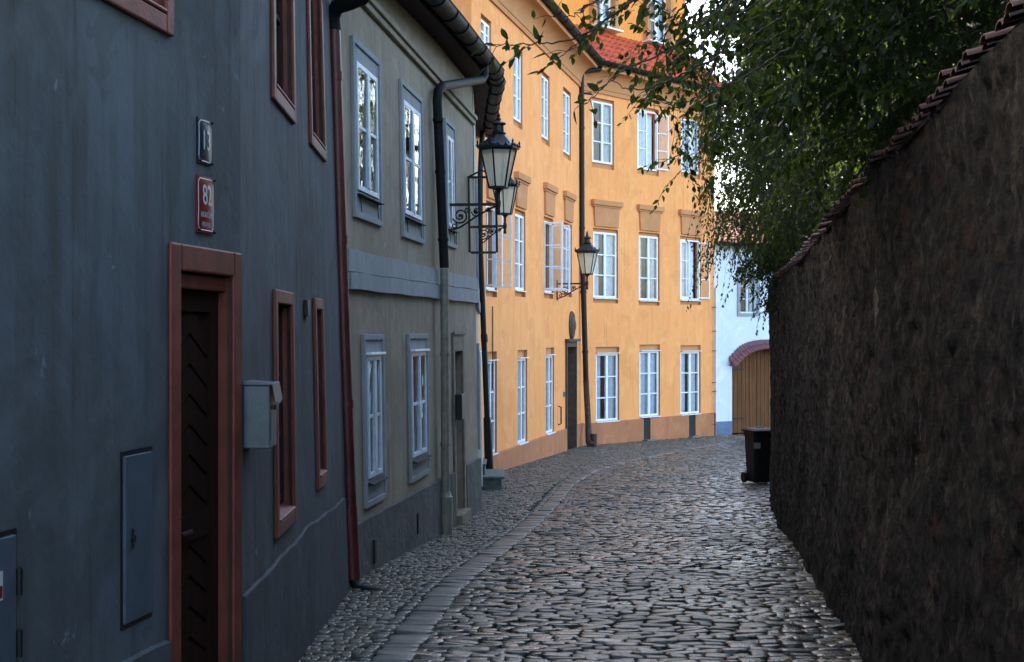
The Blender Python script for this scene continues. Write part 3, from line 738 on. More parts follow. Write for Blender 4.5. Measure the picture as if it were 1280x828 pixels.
# the narrow cream house beyond, under the same bending eave
T0, T1 = (-.589, 22.26), (-.70, 28.4)
FD = Fac(T0, T1, .012); tb = float(ground(25*S))
ch = thing('cream_house', (-2*S, 25.5*S, tb), 'narrow cream house with stone doorsteps, squeezed between the beige and orange-yellow houses', 'house')
d3 = [FD.L*.42, FD.L*.42+1.0, tb+.15, tb+2.2]; w3 = [FD.L*.10, FD.L*.10+.8, tb+1.0, tb+2.4]; w4 = [FD.L*.2, FD.L*.2+.9, EZ+.9*S, EZ+2.6*S]
wm = MB(); wall_sheet(wm, FD, 0, FD.L, tb-1, tb-1, bz, [d3, w3, w4], .15)
body(wm, [FD.pt(0, bz)[:2], (-9*S, 22.6*S), (-9*S, 28.4*S), FD.pt(FD.L, bz)[:2]], tb-1, bz)
wm.build('wall', M['cream'], ch)
mb = MB(); band(mb, FD, [d3[0]-.14, d3[1]+.14, d3[2], d3[3]+.16], .139, 0, .06, .16, 0); mb.build('door_surround', M['white'], ch, bevel=.01)
mb = MB(); mb.box(FD, d3[0], d3[1], d3[2], d3[3], -.14, -.08); mb.build('door', M['darkwood'], ch)
for r in (w3, w4):
    mb = MB(); band(mb, FD, [r[0]-.1, r[1]+.1, r[2]-.1, r[3]+.1], .099, 0, .04); mb.build('window_surround', M['palegrey'], ch, bevel=.006)
    sash(FD, r, -.02, ch, M['bluesash'], 2, 3)
mb = MB(); mb.box(FD, 0.03, FD.L, EZ+.42*S, EZ+.62*S, 0, .05); mb.box(FD, 0.03, FD.L, EZ+.64*S, EZ+.9*S, 0, .035); mb.build('string_course', M['palegrey'], ch, bevel=.01)
yst = 26.2*S; zst = float(ground(yst))
FS = Fac((0, 0), (0, 1), world=True); FS.A = np.array((-.66*S, yst)); FS.n = np.array((1., 0.)); FS.d = np.array((0., 1.))
mb = MB(); mb.box(FS, -.50, .70, zst-.1, zst+.20, .0, .42)
mb.box(FS, -.54, .74, zst+.20, zst+.245, .0, .46)
mb.box(FS, -.30, .55, zst+.2455, zst+.40, -.05, .13); mb.box(FS, -.33, .58, zst+.4005, zst+.44, -.05, .15)
mb.build('doorstep', M['stone'], ch, bevel=.012)

# shared bending eave and gutter; the roof belongs to the beige house
ev = [FC.pt(-.1, EZ+3.92*S, .26), FC.pt(FC.L*.5, EZ+4.12*S, .28), FC.pt(FC.L-.25, EZ+4.26*S, .29)]
e2 = [FC.pt(FC.L+.12, EZ+4.27*S, .22), FD.pt(.6, EZ+4.26*S, .27), FD.pt(FD.L*.45, EZ+4.25*S, .2), FD.pt(FD.L, EZ+4.22*S, .14)]
eall = [Vector(p) for p in ev+e2]
def roofpart(pts_, parent, back):
    rb = MB(); rd = lambda p: (p[0]-4.4, p[1]+.4, p[2]+5.6)
    for a, b in zip(pts_, pts_[1:]): tiles(rb, a, b, rd(a), rd(b), .19, .33, .035)
    for a, b in zip(pts_, pts_[1:]):
        q = lambda p: (p[0], p[1], p[2]-.03)
        rb.add([q(a), q(b), (b[0]-1.6, b[1]+.15, b[2]-.03), (a[0]-1.6, a[1]+.15, a[2]-.03)], [(0, 1, 2, 3)])
    a, b = pts_[0], pts_[-1]
    rb.add([a, rd(a), (back, a[1], a[2])], [(0, 1, 2)]); rb.add([b, rd(b), (back, b[1], b[2])], [(0, 1, 2)])
    rb.add([rd(a), rd(b), (back, b[1], b[2]), (back, a[1], a[2])], [(0, 1, 2, 3)])
    rb.build('roof', M['oldtile'], parent)
    mb = MB()
    for a, b in zip(pts_, pts_[1:]):
        a, b = Vector(a), Vector(b); mb.hexa([a+Vector((-.9, 0, -.10)), b+Vector((-.9, 0, -.10)), b+Vector((-.03, 0, -.10)), a+Vector((-.03, 0, -.10)),
                 a+Vector((-.9, 0, -.035)), b+Vector((-.9, 0, -.035)), b+Vector((-.03, 0, -.035)), a+Vector((-.03, 0, -.035))])
    mb.build('soffit', M['darkwood'], parent)
roofpart(ev+[e2[0]], bh, -9.5*S); roofpart(e2, ch, -9*S)
mb = MB(); gutter(mb, [Vector(p)+Vector((.10, -.01, .0)) for p in ev+e2[:2]], .115, 10); gt = mb.build('gutter', M['gutter'], bh, smooth=True)
mb = MB(); gutter(mb, [Vector(p)+Vector((.10, -.01, .0)) for p in e2[1:]], .115, 10); mb.build('gutter', M['gutter'], ch, smooth=True)
# downpipe: zinc above, beige below, swan neck from the gutter
Pp = lambda x, y: pix(x, y, 18.25 if y < 200 else 18.45)
ub = FC.at(547, 112)[0]; o0 = Vector(FC.pt(ub+1.75, EZ+4.12*S, .36))
mb = MB(); mb.tube([o0, o0+Vector((0, 0, -.16)), o0+Vector((-.03, -.05, -.22)), pix(553, 108, 18.4), Pp(547.5, 114), Pp(546.5, 126), Pp(551, 230), Pp(555.5, 335)], .058, 14)
for y, x in ((150, 547.5), (215, 550.3), (300, 554)): c = Pp(x, y); mb.tube([c+Vector((0, 0, -.02)), c+Vector((0, 0, .02))], .066, 14)
dp = mb.build('downpipe', M['gutter'], bh, smooth=True)
zg = float(ground(18.4*S)); c0 = Pp(555.5, 336); c1 = Vector((Pp(557, 600).x, Pp(557, 600).y, zg-.05)); L_ = lambda z: c0.lerp(c1, (c0.z-z)/(c0.z-c1.z))
mb = MB(); mb.tube([c0, L_(zg+.1)], .052, 14)
for z in (zg+2.2, zg+1.1): mb.tube([L_(z-.02), L_(z+.02)], .062, 14)
mb.tube([L_(zg+.52), L_(zg+.47), L_(zg+.46), c1], [.062, .075, .09, .088], 14)
mb.build('standpipe', M['beigepipe'], dp, smooth=True)
# leaning black pipe at the end of the cream house
mb = MB(); b0 = pix(611.5, 588, 27.3); t0 = pix(600, 300, 27.3)
mb.tube([pix(603, 165, 27.6), pix(600.5, 215, 27.4), t0, b0], .052, 12); mb.tube([pix(608.8, 522, 27.3), pix(611.7, 592, 27.3)], [.066, .085], 12)
mb.tube([pix(605, 418, 27.3), pix(605.6, 428, 27.3)], .063, 12)
mb.build('downpipe', M['blackpipe'], ch, smooth=True)

# ------------------------------------------------------------------ the orange-yellow house
Y0, YC, Y1 = (-.83, 27.8), (2.07, 40.0), (6.73, 45.25)
FL = Fac(Y0, YC); FR = Fac(YC, Y1)
yb = float(ground(40*S)); yz = EZ+7.85*S
yh = thing('corner_house', (4*S, 44*S, yb), 'three storey orange-yellow house with white windows and red tile roof at the bend', 'house')
left_holes = {'top': [FL.rect(601, 16, 614, 82), FL.rect(642, 56, 653, 163), FL.rect(677, 87.5, 687, 184), FL.rect(704, 108, 713.7, 202)],
              'mid': [FL.rect(607.5, 250, 621, 372), FL.rect(643.8, 260.6, 656.7, 372), FL.rect(680, 270, 691.5, 374), FL.rect(704.7, 277.5, 714.8, 372)],
              'low': [FL.rect(608, 440, 621, 566), FL.rect(647, 438, 659, 552), FL.rect(682.4, 435, 692.6, 540)]}
right_holes = {'top': [FR.rect(740, 121, 767.5, 213), FR.rect(796.4, 132, 823.5, 221), FR.rect(851.4, 143.6, 875, 224.5)],
               'mid': [FR.rect(741.5, 285, 772.6, 379.6), FR.rect(798.5, 290, 824.4, 382.4), FR.rect(850.3, 295, 875.9, 381.6)],
               'low': [FR.rect(744.7, 434, 774, 525.7), FR.rect(799.3, 431, 825, 520), FR.rect(850.5, 432, 875.7, 517)]}
ydoor = FL.rect(707.3, 430, 718.6, 560); ydoor[2] = yb-.1
wm = MB()
wall_sheet(wm, FL, 0, FL.L, yb-1, yb-1, yz, [h for q in left_holes.values() for h in q]+[ydoor], .001)
wall_sheet(wm, FR, 0, FR.L, yb-1, yb-1, yz, [h for q in right_holes.values() for h in q], .001)
back = FR.pt(FR.L, 0)[:2]; nb = FR.n
B1 = (back[0]-nb[0]*9, back[1]-nb[1]*9); B0 = (FL.pt(0, 0)[0]-FL.n[0]*9, FL.pt(0, 0)[1]-FL.n[1]*9)
body(wm, [FL.pt(0, 0)[:2], B0, B1, back], yb-1, yz)
wm.build('wall', M['yellow'], yh)
REC = .075
def ywin(F, r, kind, op=None, seed=0):
    a, b, c, d = r; mb = MB(); W_ = b-a
    reveal(mb, F, a, b, c, d, .0015, -.16)
    topw = {'top': .10, 'mid': .11, 'low': .20}[kind]; botw = {'top': .16, 'mid': .16, 'low': .03}[kind]; lw = .05; rw_ = .05
    h = [a+lw, b-rw_, c+botw, d-topw]
    mb.box(F, a, a+lw, c, d, -.15, -REC); mb.box(F, b-rw_, b, c, d, -.15, -REC); mb.box(F, a+lw, b-rw_, d-topw, d, -.15, -REC); mb.box(F, a+lw, b-rw_, c, c+botw, -.15, -REC)
    mb.build('window_recess', M['ybrown'], yh)
    dd = -REC+.045
    h = [a+.035, b-.035, c+botw-.015, d-topw+.015]
    if not op:
        w_ = sash(F, h, dd, yh, M['white'], 2, 3, .055, .024, .05)
        curtain(F, [h[0]+.03, h[1]-.03, h[2]+.03, h[3]-.03], -.11, w_, random.Random(seed).choice((.0, .25, .45, .6)), seed)
    else:
        mb = MB(); band(mb, F, h, .045, dd-.05, dd); w_ = mb.build('window', M['white'], yh, bevel=.004)
        curtain(F, [h[0]+.05, h[1]-.05, h[2]+.05, h[3]-.05], -.17, w_, .0, seed)
        half = (h[1]-h[0]-.09)/2
        for side, ang in op[1]:
            th = R(ang); uh = h[0]+.045 if side == 'l' else h[1]-.045
            e_ = F.d*(1 if side == 'l' else -1)*math.cos(th)+F.n*math.sin(th)
            base = np.array(F.pt(uh, 0, dd+.005)[:2]); G = Fac(base, base+e_, world=True)
            sash(G, [0, half, h[2]+.045, h[3]-.045], .02, w_, M['white'], 1, 3, .04, .02, .038, name='casement')
        if len(op[1]) == 1:
            um_ = (h[0]+h[1])/2; q = [h[0]+.045, um_, h[2]+.045, h[3]-.045] if op[1][0][0] == 'r' else [um_, h[1]-.045, h[2]+.045, h[3]-.045]
            sash(F, q, dd-.005, w_, M['white'], 1, 3, .045, .02, .04, name='casement')
    if kind != 'top':
        mb = MB(); mb.box(F, h[0]-.01, h[1]+.01, h[2]-.035, h[2]-.012, dd-.04, .05 if kind == 'low' else .03); mb.build('sill', M['white'], w_, bevel=.004)
    if kind == 'low':
        mb = MB(); mb.box(F, h[0]-.01, h[1]+.01, h[3]+.005, h[3]+.025, dd-.04, .06); mb.build('hood_board', M['white'], w_, bevel=.004)
def lintel(F, cap, pan):
    mb = MB(); mb.box(F, cap[0], cap[1], cap[2], cap[3], 0, .11); mb.box(F, cap[0]+.03, cap[1]-.03, cap[2]-.05, cap[2]-.001, 0, .07)
    a, b, c, d = pan; mb.hexa([F.pt(a+.04, c, 0), F.pt(b-.04, c, 0), F.pt(b-.04, c, .05), F.pt(a+.04, c, .05), F.pt(a, cap[2]-.051, 0), F.pt(b, cap[2]-.051, 0), F.pt(b, cap[2]-.051, .055), F.pt(a, cap[2]-.051, .055)])
    mb.build('window_lintel', M['ybrown'], yh, bevel=.008)
sd = 0
opens = {('L', 'mid', 0): ('x', [('l', 100), ('r', 95)]), ('L', 'mid', 2): ('x', [('l', 88), ('r', 92)]), ('R', 'top', 1): ('o', [('r', 165)]), ('R', 'mid', 2): ('o', [('r', 168)])}
for F, hs, tg in ((FL, left_holes, 'L'), (FR, right_holes, 'R')):
    for kind, rs in hs.items():
        for i, r in enumerate(rs):
            sd += 1; ywin(F, r, kind, opens.get((tg, kind, i)), sd)
            if kind == 'mid':
                lintel(F, [r[0]-.10, r[1]+.10, r[3]+.62, r[3]+.76], [r[0]-.0, r[1]+.0, r[3]+.05, 0])
# plinth
def plinth(F, pa, pb, spans):
    ua, za = F.at(*pa); ub, zb_ = F.at(*pb); zf = lambda u: za+(zb_-za)*(u-ua)/(ub-ua)
    for a, b in spans:
        mb = MB(); us = np.linspace(a, b, 8)
        for p, q in zip(us, us[1:]):
            mb.hexa([F.pt(p, yb-.6, 0), F.pt(q, yb-.6, 0), F.pt(q, yb-.6, .05), F.pt(p, yb-.6, .05), F.pt(p, zf(p), 0), F.pt(q, zf(q), 0), F.pt(q, zf(q)-.02, .045), F.pt(p, zf(p)-.02, .045)])
        mb.build('plinth', M['yplinth'], yh)
plinth(FL, (616.8, 567), (700, 538), [(0, ydoor[0]-.09), (ydoor[1]+.09, FL.L+.01)])
v1, v2 = FR.rect(803, 521, 811.5, 553), FR.rect(859.6, 517, 868, 549)
plinth(FR, (737, 529), (895.6, 515.5), [(-.0, v1[0]), (v1[1], v2[0]), (v2[1], FR.L+.03)])
for v in (v1, v2):
    mb = MB(); mb.box(FR, v[0], v[1], yb-.4, v[3]-.02, .004, .02); mb.build('cellar_hatch', M['greymetal' if 0 else 'dark'], yh)
    mb = MB(); zg = float(ground(FR.pt(v[0], 0)[1])); mb.box(FR, v[0]-.05, v[1]+.05, zg-.05, zg+.05, .06, .22); mb.build('hatch_step', M['kerbstone'], yh, bevel=.01)
# door, medallion, boot scraper
mb = MB(); band(mb, FL, [ydoor[0]-.08, ydoor[1]+.08, ydoor[2], ydoor[3]+.05], .085, .002, .05, .13, 0); reveal(mb, FL, ydoor[0]+.02, ydoor[1]-.02, ydoor[2], ydoor[3]-.08, .0, -.25)
mb.box(FL, ydoor[0]-.14, ydoor[1]+.14, ydoor[3]+.05, ydoor[3]+.12, .002, .13); mb.build('door_surround', M['darkstone'], yh, bevel=.008)
mb = MB(); mb.box(FL, ydoor[0]+.02, ydoor[1]-.02, ydoor[2], ydoor[3]-.08, -.3, -.24); band(mb, FL, [ydoor[0]+.02, ydoor[1]-.02, ydoor[2], ydoor[3]-.08], .1, -.24, -.21); mb.build('door', M['darkwood'], yh)
um, zm = FL.at(713.5, 407); mb = MB()
for k_, (rx, rz, q) in enumerate(((.28, .36, .04), (.24, .32, .075), (.19, .27, .05), (.14, .20, .09), (.06, .09, .13))):
    for j in range(28): th = 2*math.pi*j/28; mb.v.append(FL.pt(um+rx*math.cos(th), zm+rz*math.sin(th)*1.0+(.03*math.sin(3*th) if k_ == 3 else 0), q))
for k_ in range(4):
    for j in range(28): mb.f.append((k_*28+j, k_*28+(j+1) % 28, (k_+1)*28+(j+1) % 28, (k_+1)*28+j))
mb.f.append(tuple(range(4*28, 5*28)))
for j in range(28): th = 2*math.pi*j/28; mb.v.append(FL.pt(um+  .28*math.cos(th), zm+.36*math.sin(th), .001))
for j in range(28): mb.f.append((140+j, 140+(j+1) % 28, (j+1) % 28, j))
mb.build('relief_medallion', M['darkstone'], yh, smooth=True)
u, z1_ = FL.at(697.8, 508); _, z0_ = FL.at(697.8, 531); mb = MB(); mb.tube([FL.pt(u, z1_, .0), FL.pt(u, z1_-.02, .07), FL.pt(u, z0_+.02, .07), FL.pt(u, z0_, .0)], .018, 8); mb.build('hand_grip', M['iron'], yh)
u, z1_ = FL.at(704.6, 490); mb = MB(); mb.box(FL, u-.05, u+.05, z1_-.12, z1_, .002, .03); mb.build('bell_plate', M['greymetal'], yh)
# moulded cornice, gutter, roof strip, attic storey
def mitre(d, z):       # corner point at distance d off both facades
    n1, n2 = FL.n, FR.n; m_ = (n1+n2)/np.linalg.norm(n1+n2); kk = d/np.dot(m_, n1); c = np.array(YC)*S+m_*kk; return Vector((c[0], c[1], z))
prof = [(-.002, -.60), (.045, -.60), (.045, -.50), (.065, -.485)]+[(.065+.31*(1-math.cos(t*math.pi/24)), -.485+.42*math.sin(t*math.pi/24)) for t in range(1, 13)]+[(.42, -.065), (.42, .06), (-.002, .06)]
mb = MB()
for d, z in prof: mb.v += [FL.pt(0, yz+z, d), tuple(mitre(d, yz+z)), FR.pt(FR.L+.05, yz+z, d)]
for q in range(len(prof)-1):
    for c_ in (0, 1): mb.f.append((q*3+c_, q*3+c_+1, q*3+c_+4, q*3+c_+3))
mb.build('cornice', M['ybrown'], yh, smooth=True)
g0, g1, g2 = Vector(FL.pt(-.2, yz+.13, .50)), mitre(.50, yz+.13), Vector(FR.pt(FR.L+.1, yz+.13, .50))
mb = MB(); gutter(mb, [g0, g1, g2], .095, 10); mb.build('gutter', M['gutter'], yh, smooth=True)
rise, runb = 1.25, -.95
r0, r1, r2 = Vector(FL.pt(-.2, yz+.12, .44)), mitre(.44, yz+.12), Vector(FR.pt(FR.L+.1, yz+.12, .44))
s0, s1, s2 = Vector(FL.pt(-.2, yz+.12+rise, runb)), mitre(runb, yz+.12+rise), Vector(FR.pt(FR.L+.1, yz+.12+rise, runb))
mb = MB(); tiles(mb, r0, r1, s0, s1, .23, .31, .085, .05); tiles(mb, r1, r2, s1, s2, .23, .31, .085, .05)
mb.add([r0, r1, s1, s0], [(0, 1, 2, 3)]); mb.add([r1, r2, s2, s1], [(0, 1, 2, 3)])
bk0, bk1 = Vector((*B0, yz+.1)), Vector((*B1, yz+.1))
mb.add([r0, s0, bk0+Vector((0, 0, rise))], [(0, 1, 2)]); mb.build('roof', M['rooftile'], yh)
zatt = yz+4.2
AL = Fac(FL.pt(-.2, 0, runb-.02)[:2], tuple(mitre(runb-.02, 0)[:2]), world=True); AR = Fac(tuple(mitre(runb-.02, 0)[:2]), FR.pt(FR.L-.1, 0, runb-.02)[:2], world=True)
aw = [AR.rect(741, -60, 764, 38), AR.rect(808, -30, 833, 58)]
mb = MB(); wall_sheet(mb, AL, 0, AL.L, yz, yz, zatt, [], .2); wall_sheet(mb, AR, 0, AR.L, yz, yz, zatt, aw, .12)
body(mb, [AL.pt(0, 0)[:2], B0, B1, AR.pt(AR.L, 0)[:2]], yz-.2, zatt)
mb.add([AL.pt(0, zatt), AR.pt(0, zatt), AR.pt(AR.L, zatt), (*B1, zatt), (*B0, zatt)], [(0, 1, 2, 3, 4)])
att = mb.build('attic_storey', M['orange'], yh)
for r in aw:
    w_ = sash(AR, [r[0]+.01, r[1]-.01, r[2]+.01, r[3]-.01], -.02, yh, M['white'], 2, 3, .075, .03)
    curtain(AR, [r[0]+.06, r[1]-.06, r[2]+.06, r[3]-.06], -.1, w_, .3, 5)
    mb = MB(); band(mb, AR, [r[0]-.16, r[1]+.16, r[2]-.02, r[3]+.14], .155, .002, .16, .135, 0); mb.build('window_surround', M['ybrown'], w_, bevel=.008)
    mb = MB(); mb.box(AR, r[0]-.2, r[1]+.2, r[2]-.07, r[2]-.022, 0, .30); mb.build('flashing', M['white'], w_)
mb = MB()
for F in (AL, AR): mb.box(F, 0, F.L, zatt-.02, zatt+.06, -.2, .35)
mb.build('attic_eave', M['ybrown'], yh)
# corner downpipe
cu = .10; q = lambda z, d: Vector(FR.pt(cu, z, d)) if False else mitre(d, z)+Vector((-.05, 0, 0))
zg = float(ground(39.7*S)); fo = [pix(726.8, 92, 39.55), pix(727.5, 300, 39.55), pix(732.5, 478, 39.55), pix(735.5, 535, 39.5), pix(736.5, 552, 39.4)]
mb = MB(); mb.tube([g1+Vector((0.02, .02, -.08)), g1+Vector((-.02, .1, -.22)), fo[0]+Vector((.02, 0, .05)), fo[0]+Vector((0, 0, -.15)), fo[1], fo[2]], .072, 12)
for y, x in ((160, 727), (285, 727.4), (365, 729.3), (440, 731.4)): c = pix(x, y, 39.55); mb.tube([c+Vector((0, 0, -.03)), c+Vector((0, 0, .03))], .085, 12)
dp = mb.build('downpipe', M['blackpipe'], yh, smooth=True)
mb = MB(); mb.tube([fo[2]+Vector((0, 0, .04)), fo[2], fo[3], fo[4], fo[4]+Vector((.06, -.12, -.12))], [.085, .075, .08, .10, .11], 12)
mb.tube([fo[4]+Vector((.12, -.05, .2)), fo[4]+Vector((.12, -.05, -.2))], .08, 8); mb.build('standpipe', M['rustpipe'], dp, smooth=True)
# lightning conductor at the far end
mb = MB(); mb.tube([FR.pt(FR.L-.05, yb-.1, .06), FR.pt(FR.L-.05, EZ+1.55*S, .06)], .014, 6)
for z in (-3.0, -1.9, -1.6, -.55, .1, .9): mb.tube([FR.pt(FR.L-.16, EZ+z*S, .05), FR.pt(FR.L+.03, EZ+z*S, .05)], .012, 6)
mb.build('conductor_cable', M['rustpipe'], yh)
# soot-coloured cable on the left front
mb = MB(); mb.tube([FL.pt(FL.at(614, 300)[0], EZ+.6*S, .03), FL.pt(FL.at(614, 300)[0], EZ-1.2*S, .03)], .012, 6); mb.build('conductor_cable', M['rustpipe'], yh)

# ------------------------------------------------------------------ the white house with the arched gate
W0, W1 = (6.75, 45.4), (17.0, 51.6)
FW = Fac(W0, W1); wb = float(ground(46*S)); wz = EZ+3.05*S
wh = thing('white_house', (12*S, 50*S, wb), 'white house with slate-blue plinth and arched wooden gate, beyond the orange-yellow one', 'house')
win = FW.rect(924, 340, 946, 392)
gl, gz = FW.at(915, 455); gu0 = gl; gu1 = gu0+2.5; gmid = (gu0+gu1)/2; grise = .62; zspr = gz-.28*grise+.12
def arch(u): t = (u-gmid)/(gu1-gu0)*2; return zspr+grise*math.sqrt(max(0, 1-t*t*.92))-.12
wm = MB(); ztop = zspr+grise+.2
wall_sheet(wm, FW, 0, FW.L, wb-1, wb-1, wz, [win, [gu0, gu1, wb-2, ztop]], .16)
us = np.linspace(gu0, gu1, 25)
for a, b in zip(us, us[1:]):
    wm.hexa([FW.pt(a, arch(a), -.2), FW.pt(b, arch(b), -.2), FW.pt(b, arch(b), 0), FW.pt(a, arch(a), 0), FW.pt(a, ztop, -.2), FW.pt(b, ztop, -.2), FW.pt(b, ztop, 0), FW.pt(a, ztop, 0)])
e0, e1 = np.array(FW.pt(0, 0)[:2]), np.array(FW.pt(FW.L, 0)[:2])
body(wm, [tuple(e0), tuple(e0-FW.n*7), tuple(e1-FW.n*7), tuple(e1)], wb-1, wz); wm.build('wall', M['whitewall'], wh)
w_ = sash(FW, win, -.05, wh, M['bluesash'], 2, 3, .05, .022); curtain(FW, inset(win, .03), -.12, w_, .5, 77)
mb = MB(); band(mb, FW, [win[0]-.09, win[1]+.09, win[2]-.09, win[3]+.09], .089, .002, .03); mb.build('window_surround', M['palegrey'], w_)
_, zp = FW.at(903, 527); 
for a, b in ((.02, gu0-.02), (gu1+.02, FW.L)): mb = MB(); mb.box(FW, a, b, wb-.6, zp, .001, .03); mb.build('plinth', M['blueplinth'], wh)
# gate of upright boards
mb = MB(); n = 16
for i in range(n):
    a, b = gu0+.02+(gu1-gu0-.04)*i/n, gu0+.02+(gu1-gu0-.04)*(i+1)/n-.012; q = -.12+random.uniform(-.006, .006); zg_ = float(ground(FW.pt(a, 0)[1]))
    mb.hexa([FW.pt(a, zg_+.03, q-.04), FW.pt(b, zg_+.03, q-.04), FW.pt(b, zg_+.03, q), FW.pt(a, zg_+.03, q), FW.pt(a, arch(a)-.01, q-.04), FW.pt(b, arch(b)-.01, q-.04), FW.pt(b, arch(b)-.01, q), FW.pt(a, arch(a)-.01, q)])
gate = mb.build('gate', M['oak'], wh, bevel=.006)
for zz in (wb+.45, wb+1.95):
    mb = MB(); mb.box(FW, gu0-.01, gu0+.55, zz, zz+.055, -.112, -.095); mb.tube([FW.pt(gu0+.0, zz-.06, -.09), FW.pt(gu0+.0, zz+.12, -.09)], .025, 8); mb.build('hinge', M['iron'], gate)
# tiled hood following the arch
mb = MB()
for i in range(14):
    a, b = gu0-.14+(gu1-gu0+.28)*i/14, gu0-.14+(gu1-gu0+.28)*(i+1)/14
    ca, cb = min(max(a, gu0), gu1), min(max(b, gu0), gu1)
    za_, zb2 = arch(ca)+.03-(.10 if a < gu0 else 0), arch(cb)+.03-(.10 if b > gu1 else 0)
    tiles(mb, FW.pt(a, za_-.02, .34), FW.pt(b, zb2-.02, .34), FW.pt(a, za_+.24, .0), FW.pt(b, zb2+.24, .0), .17, .28, .04)
    mb.add([FW.pt(a, za_-.03, .32), FW.pt(b, zb2-.03, .32), FW.pt(b, zb2+.02, .0), FW.pt(a, za_+.02, .0)], [(0, 1, 2, 3)])
mb.build('gate_hood', M['purpletile'], wh)
mb = MB(); a0, a1 = FW.pt(-.02, wz, .3), FW.pt(FW.L, wz, .3); rd = lambda p: (p[0]-FW.n[0]*3.8, p[1]-FW.n[1]*3.8, p[2]+1.35)
tiles(mb, a0, a1, rd(a0), rd(a1), .2, .32, .04); b0_, b1_ = [(p[0]-FW.n[0]*7.6, p[1]-FW.n[1]*7.6, p[2]) for p in (a0, a1)]
mb.add([rd(a0), rd(a1), b1_, b0_], [(0, 1, 2, 3)]); mb.add([a0, rd(a0), b0_], [(0, 1, 2)]); mb.add([a1, rd(a1), b1_], [(0, 1, 2)]); mb.add([a0, a1, b1_, b0_], [(3, 2, 1, 0)])
mb.build('roof', M['oldtile'], wh)
mb = MB(); gutter(mb, [Vector(FW.pt(.05, wz-.02, .38)), Vector(FW.pt(FW.L, wz-.02, .38))], .08); mb.build('gutter', M['gutter'], wh)

# ------------------------------------------------------------------ the garden wall on the right
gw = thing('garden_wall', (3.5*S+.3, 14*S, float(ground(14*S))), 'tall dark rubble garden wall with mossy tile coping along the right side', 'wall')
wl = np.array([(2.0, -6), (1.80, 1), (1.80, 4.2), (2.51, 9.5), (3.45, 16.2), (4.40, 23.0), (4.62, 24.1), (4.95, 24.8), (5.6, 25.4), (7.2, 26.2), (11, 27.5)])*S
zl = EZ+np.array([1.3, 1.26, 1.20, 1.12, .90, .86, .85, .85, .85, .85, .85])*S
sl_ = np.concatenate([[0], np.cumsum(np.hypot(*np.diff(wl, axis=0).T))]); TOT = sl_[-1]
def wp(s_): return np.array((np.interp(s_, sl_, wl[:, 0]), np.interp(s_, sl_, wl[:, 1])))
def wn(s_): t = wp(min(s_+.15, TOT))-wp(max(s_-.15, 0)); t /= np.linalg.norm(t); return np.array((-t[1], t[0]))
from mathutils import noise as mn
NU, NV = int(TOT/.045), 84
Vw = np.zeros((NU+1, NV+1, 3))
for i in range(NU+1):
    s_ = TOT*i/NU; p = wp(s_); n_ = wn(s_); zt_ = np.interp(s_, sl_, zl)-.03; zb_ = float(ground(p[1]))-.3
    lean = .10*max(0, min(1, (p[1]/S-20)/4))
    for j in range(NV+1):
        f = j/NV; z = zb_+(zt_-zb_)*f
        q = Vector((p[0]*3.2, p[1]*3.2, z*3.6)); dsp = .012*mn.noise(q)+.030*abs(mn.noise(q*2.3))-.024*max(0, mn.noise(q*3.7+Vector((9, 0, 0))))+.05*mn.noise(q*.35)+.014*mn.noise(q*6)
        foot = .07*max(0, 1-f*2.2)
        x = p+n_*(dsp+foot*(1-lean*4)+lean*(f-.35)*.8); Vw[i, j] = (x[0], x[1], z)
ii, jj = np.meshgrid(np.arange(NU), np.arange(NV), indexing='ij'); k = (ii*(NV+1)+jj).ravel()
fr = np.stack([k, k+NV+1, k+NV+2, k+1], 1)
# back face and closing strips
Vb = Vw.copy()
for i in range(NU+1): n_ = wn(TOT*i/NU); Vb[i, :, 0] = wp(TOT*i/NU)[0]-n_[0]*.5; Vb[i, :, 1] = wp(TOT*i/NU)[1]-n_[1]*.5
o_ = (NU+1)*(NV+1); i_ = np.arange(NU); topf = np.stack([i_*(NV+1)+NV, (i_+1)*(NV+1)+NV, o_+(i_+1)*(NV+1)+NV, o_+i_*(NV+1)+NV], 1)
j_ = np.arange(NV); e1f = np.stack([j_, j_+1, o_+j_+1, o_+j_], 1); q_ = NU*(NV+1); e2f = np.stack([q_+j_, o_+q_+j_, o_+q_+j_+1, q_+j_+1], 1)
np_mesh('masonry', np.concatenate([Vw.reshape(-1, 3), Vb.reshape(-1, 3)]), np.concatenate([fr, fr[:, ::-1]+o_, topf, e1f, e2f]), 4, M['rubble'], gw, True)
mb = MB(); s_ = 0.0; seg = 7
while s_ < TOT-.2:
    wd = .128; p = wp(s_+wd/2); n_ = wn(s_+wd/2); t_ = np.array((n_[1], -n_[0])); zt_ = np.interp(s_+wd/2, sl_, zl)
    for sg in (1, -1):
        jl = random.uniform(-.03, .035); jz = random.uniform(-.015, .015); ja = random.uniform(-.05, .05)
        k = len(mb.v)
        for dist, zz, rr in ((.055, zt_+.0, .060), (-.06, zt_+.035, .054), (-.25, zt_+.07, .050)):
            if sg > 0: off = dist+(jl if dist > 0 else 0)
            else: off = -.5-dist
            for th_ in (1.0, .80):
                for q in range(seg+1):
                    a = math.pi*q/seg; c2 = p+t_*(math.cos(a)*rr*th_+ja*dist)+n_*off; mb.v.append((c2[0], c2[1], zz+jz+math.sin(a)*rr*th_*.5))
        w_ = seg+1
        for r_ in range(2):
            for q in range(seg):
                a = k+r_*2*w_+q; mb.f.append((a, a+1, a+2*w_+1, a+2*w_)); b = a+w_; mb.f.append((b+1, b, b+2*w_, b+2*w_+1))
        for q in range(seg): mb.f.append((k+q+1, k+q, k+w_+q, k+w_+q+1))
    s_ += wd
mb.build('coping', M['copingtile'], gw, smooth=True)
mb = MB()                       # mortar bed under the tiles
n = 160
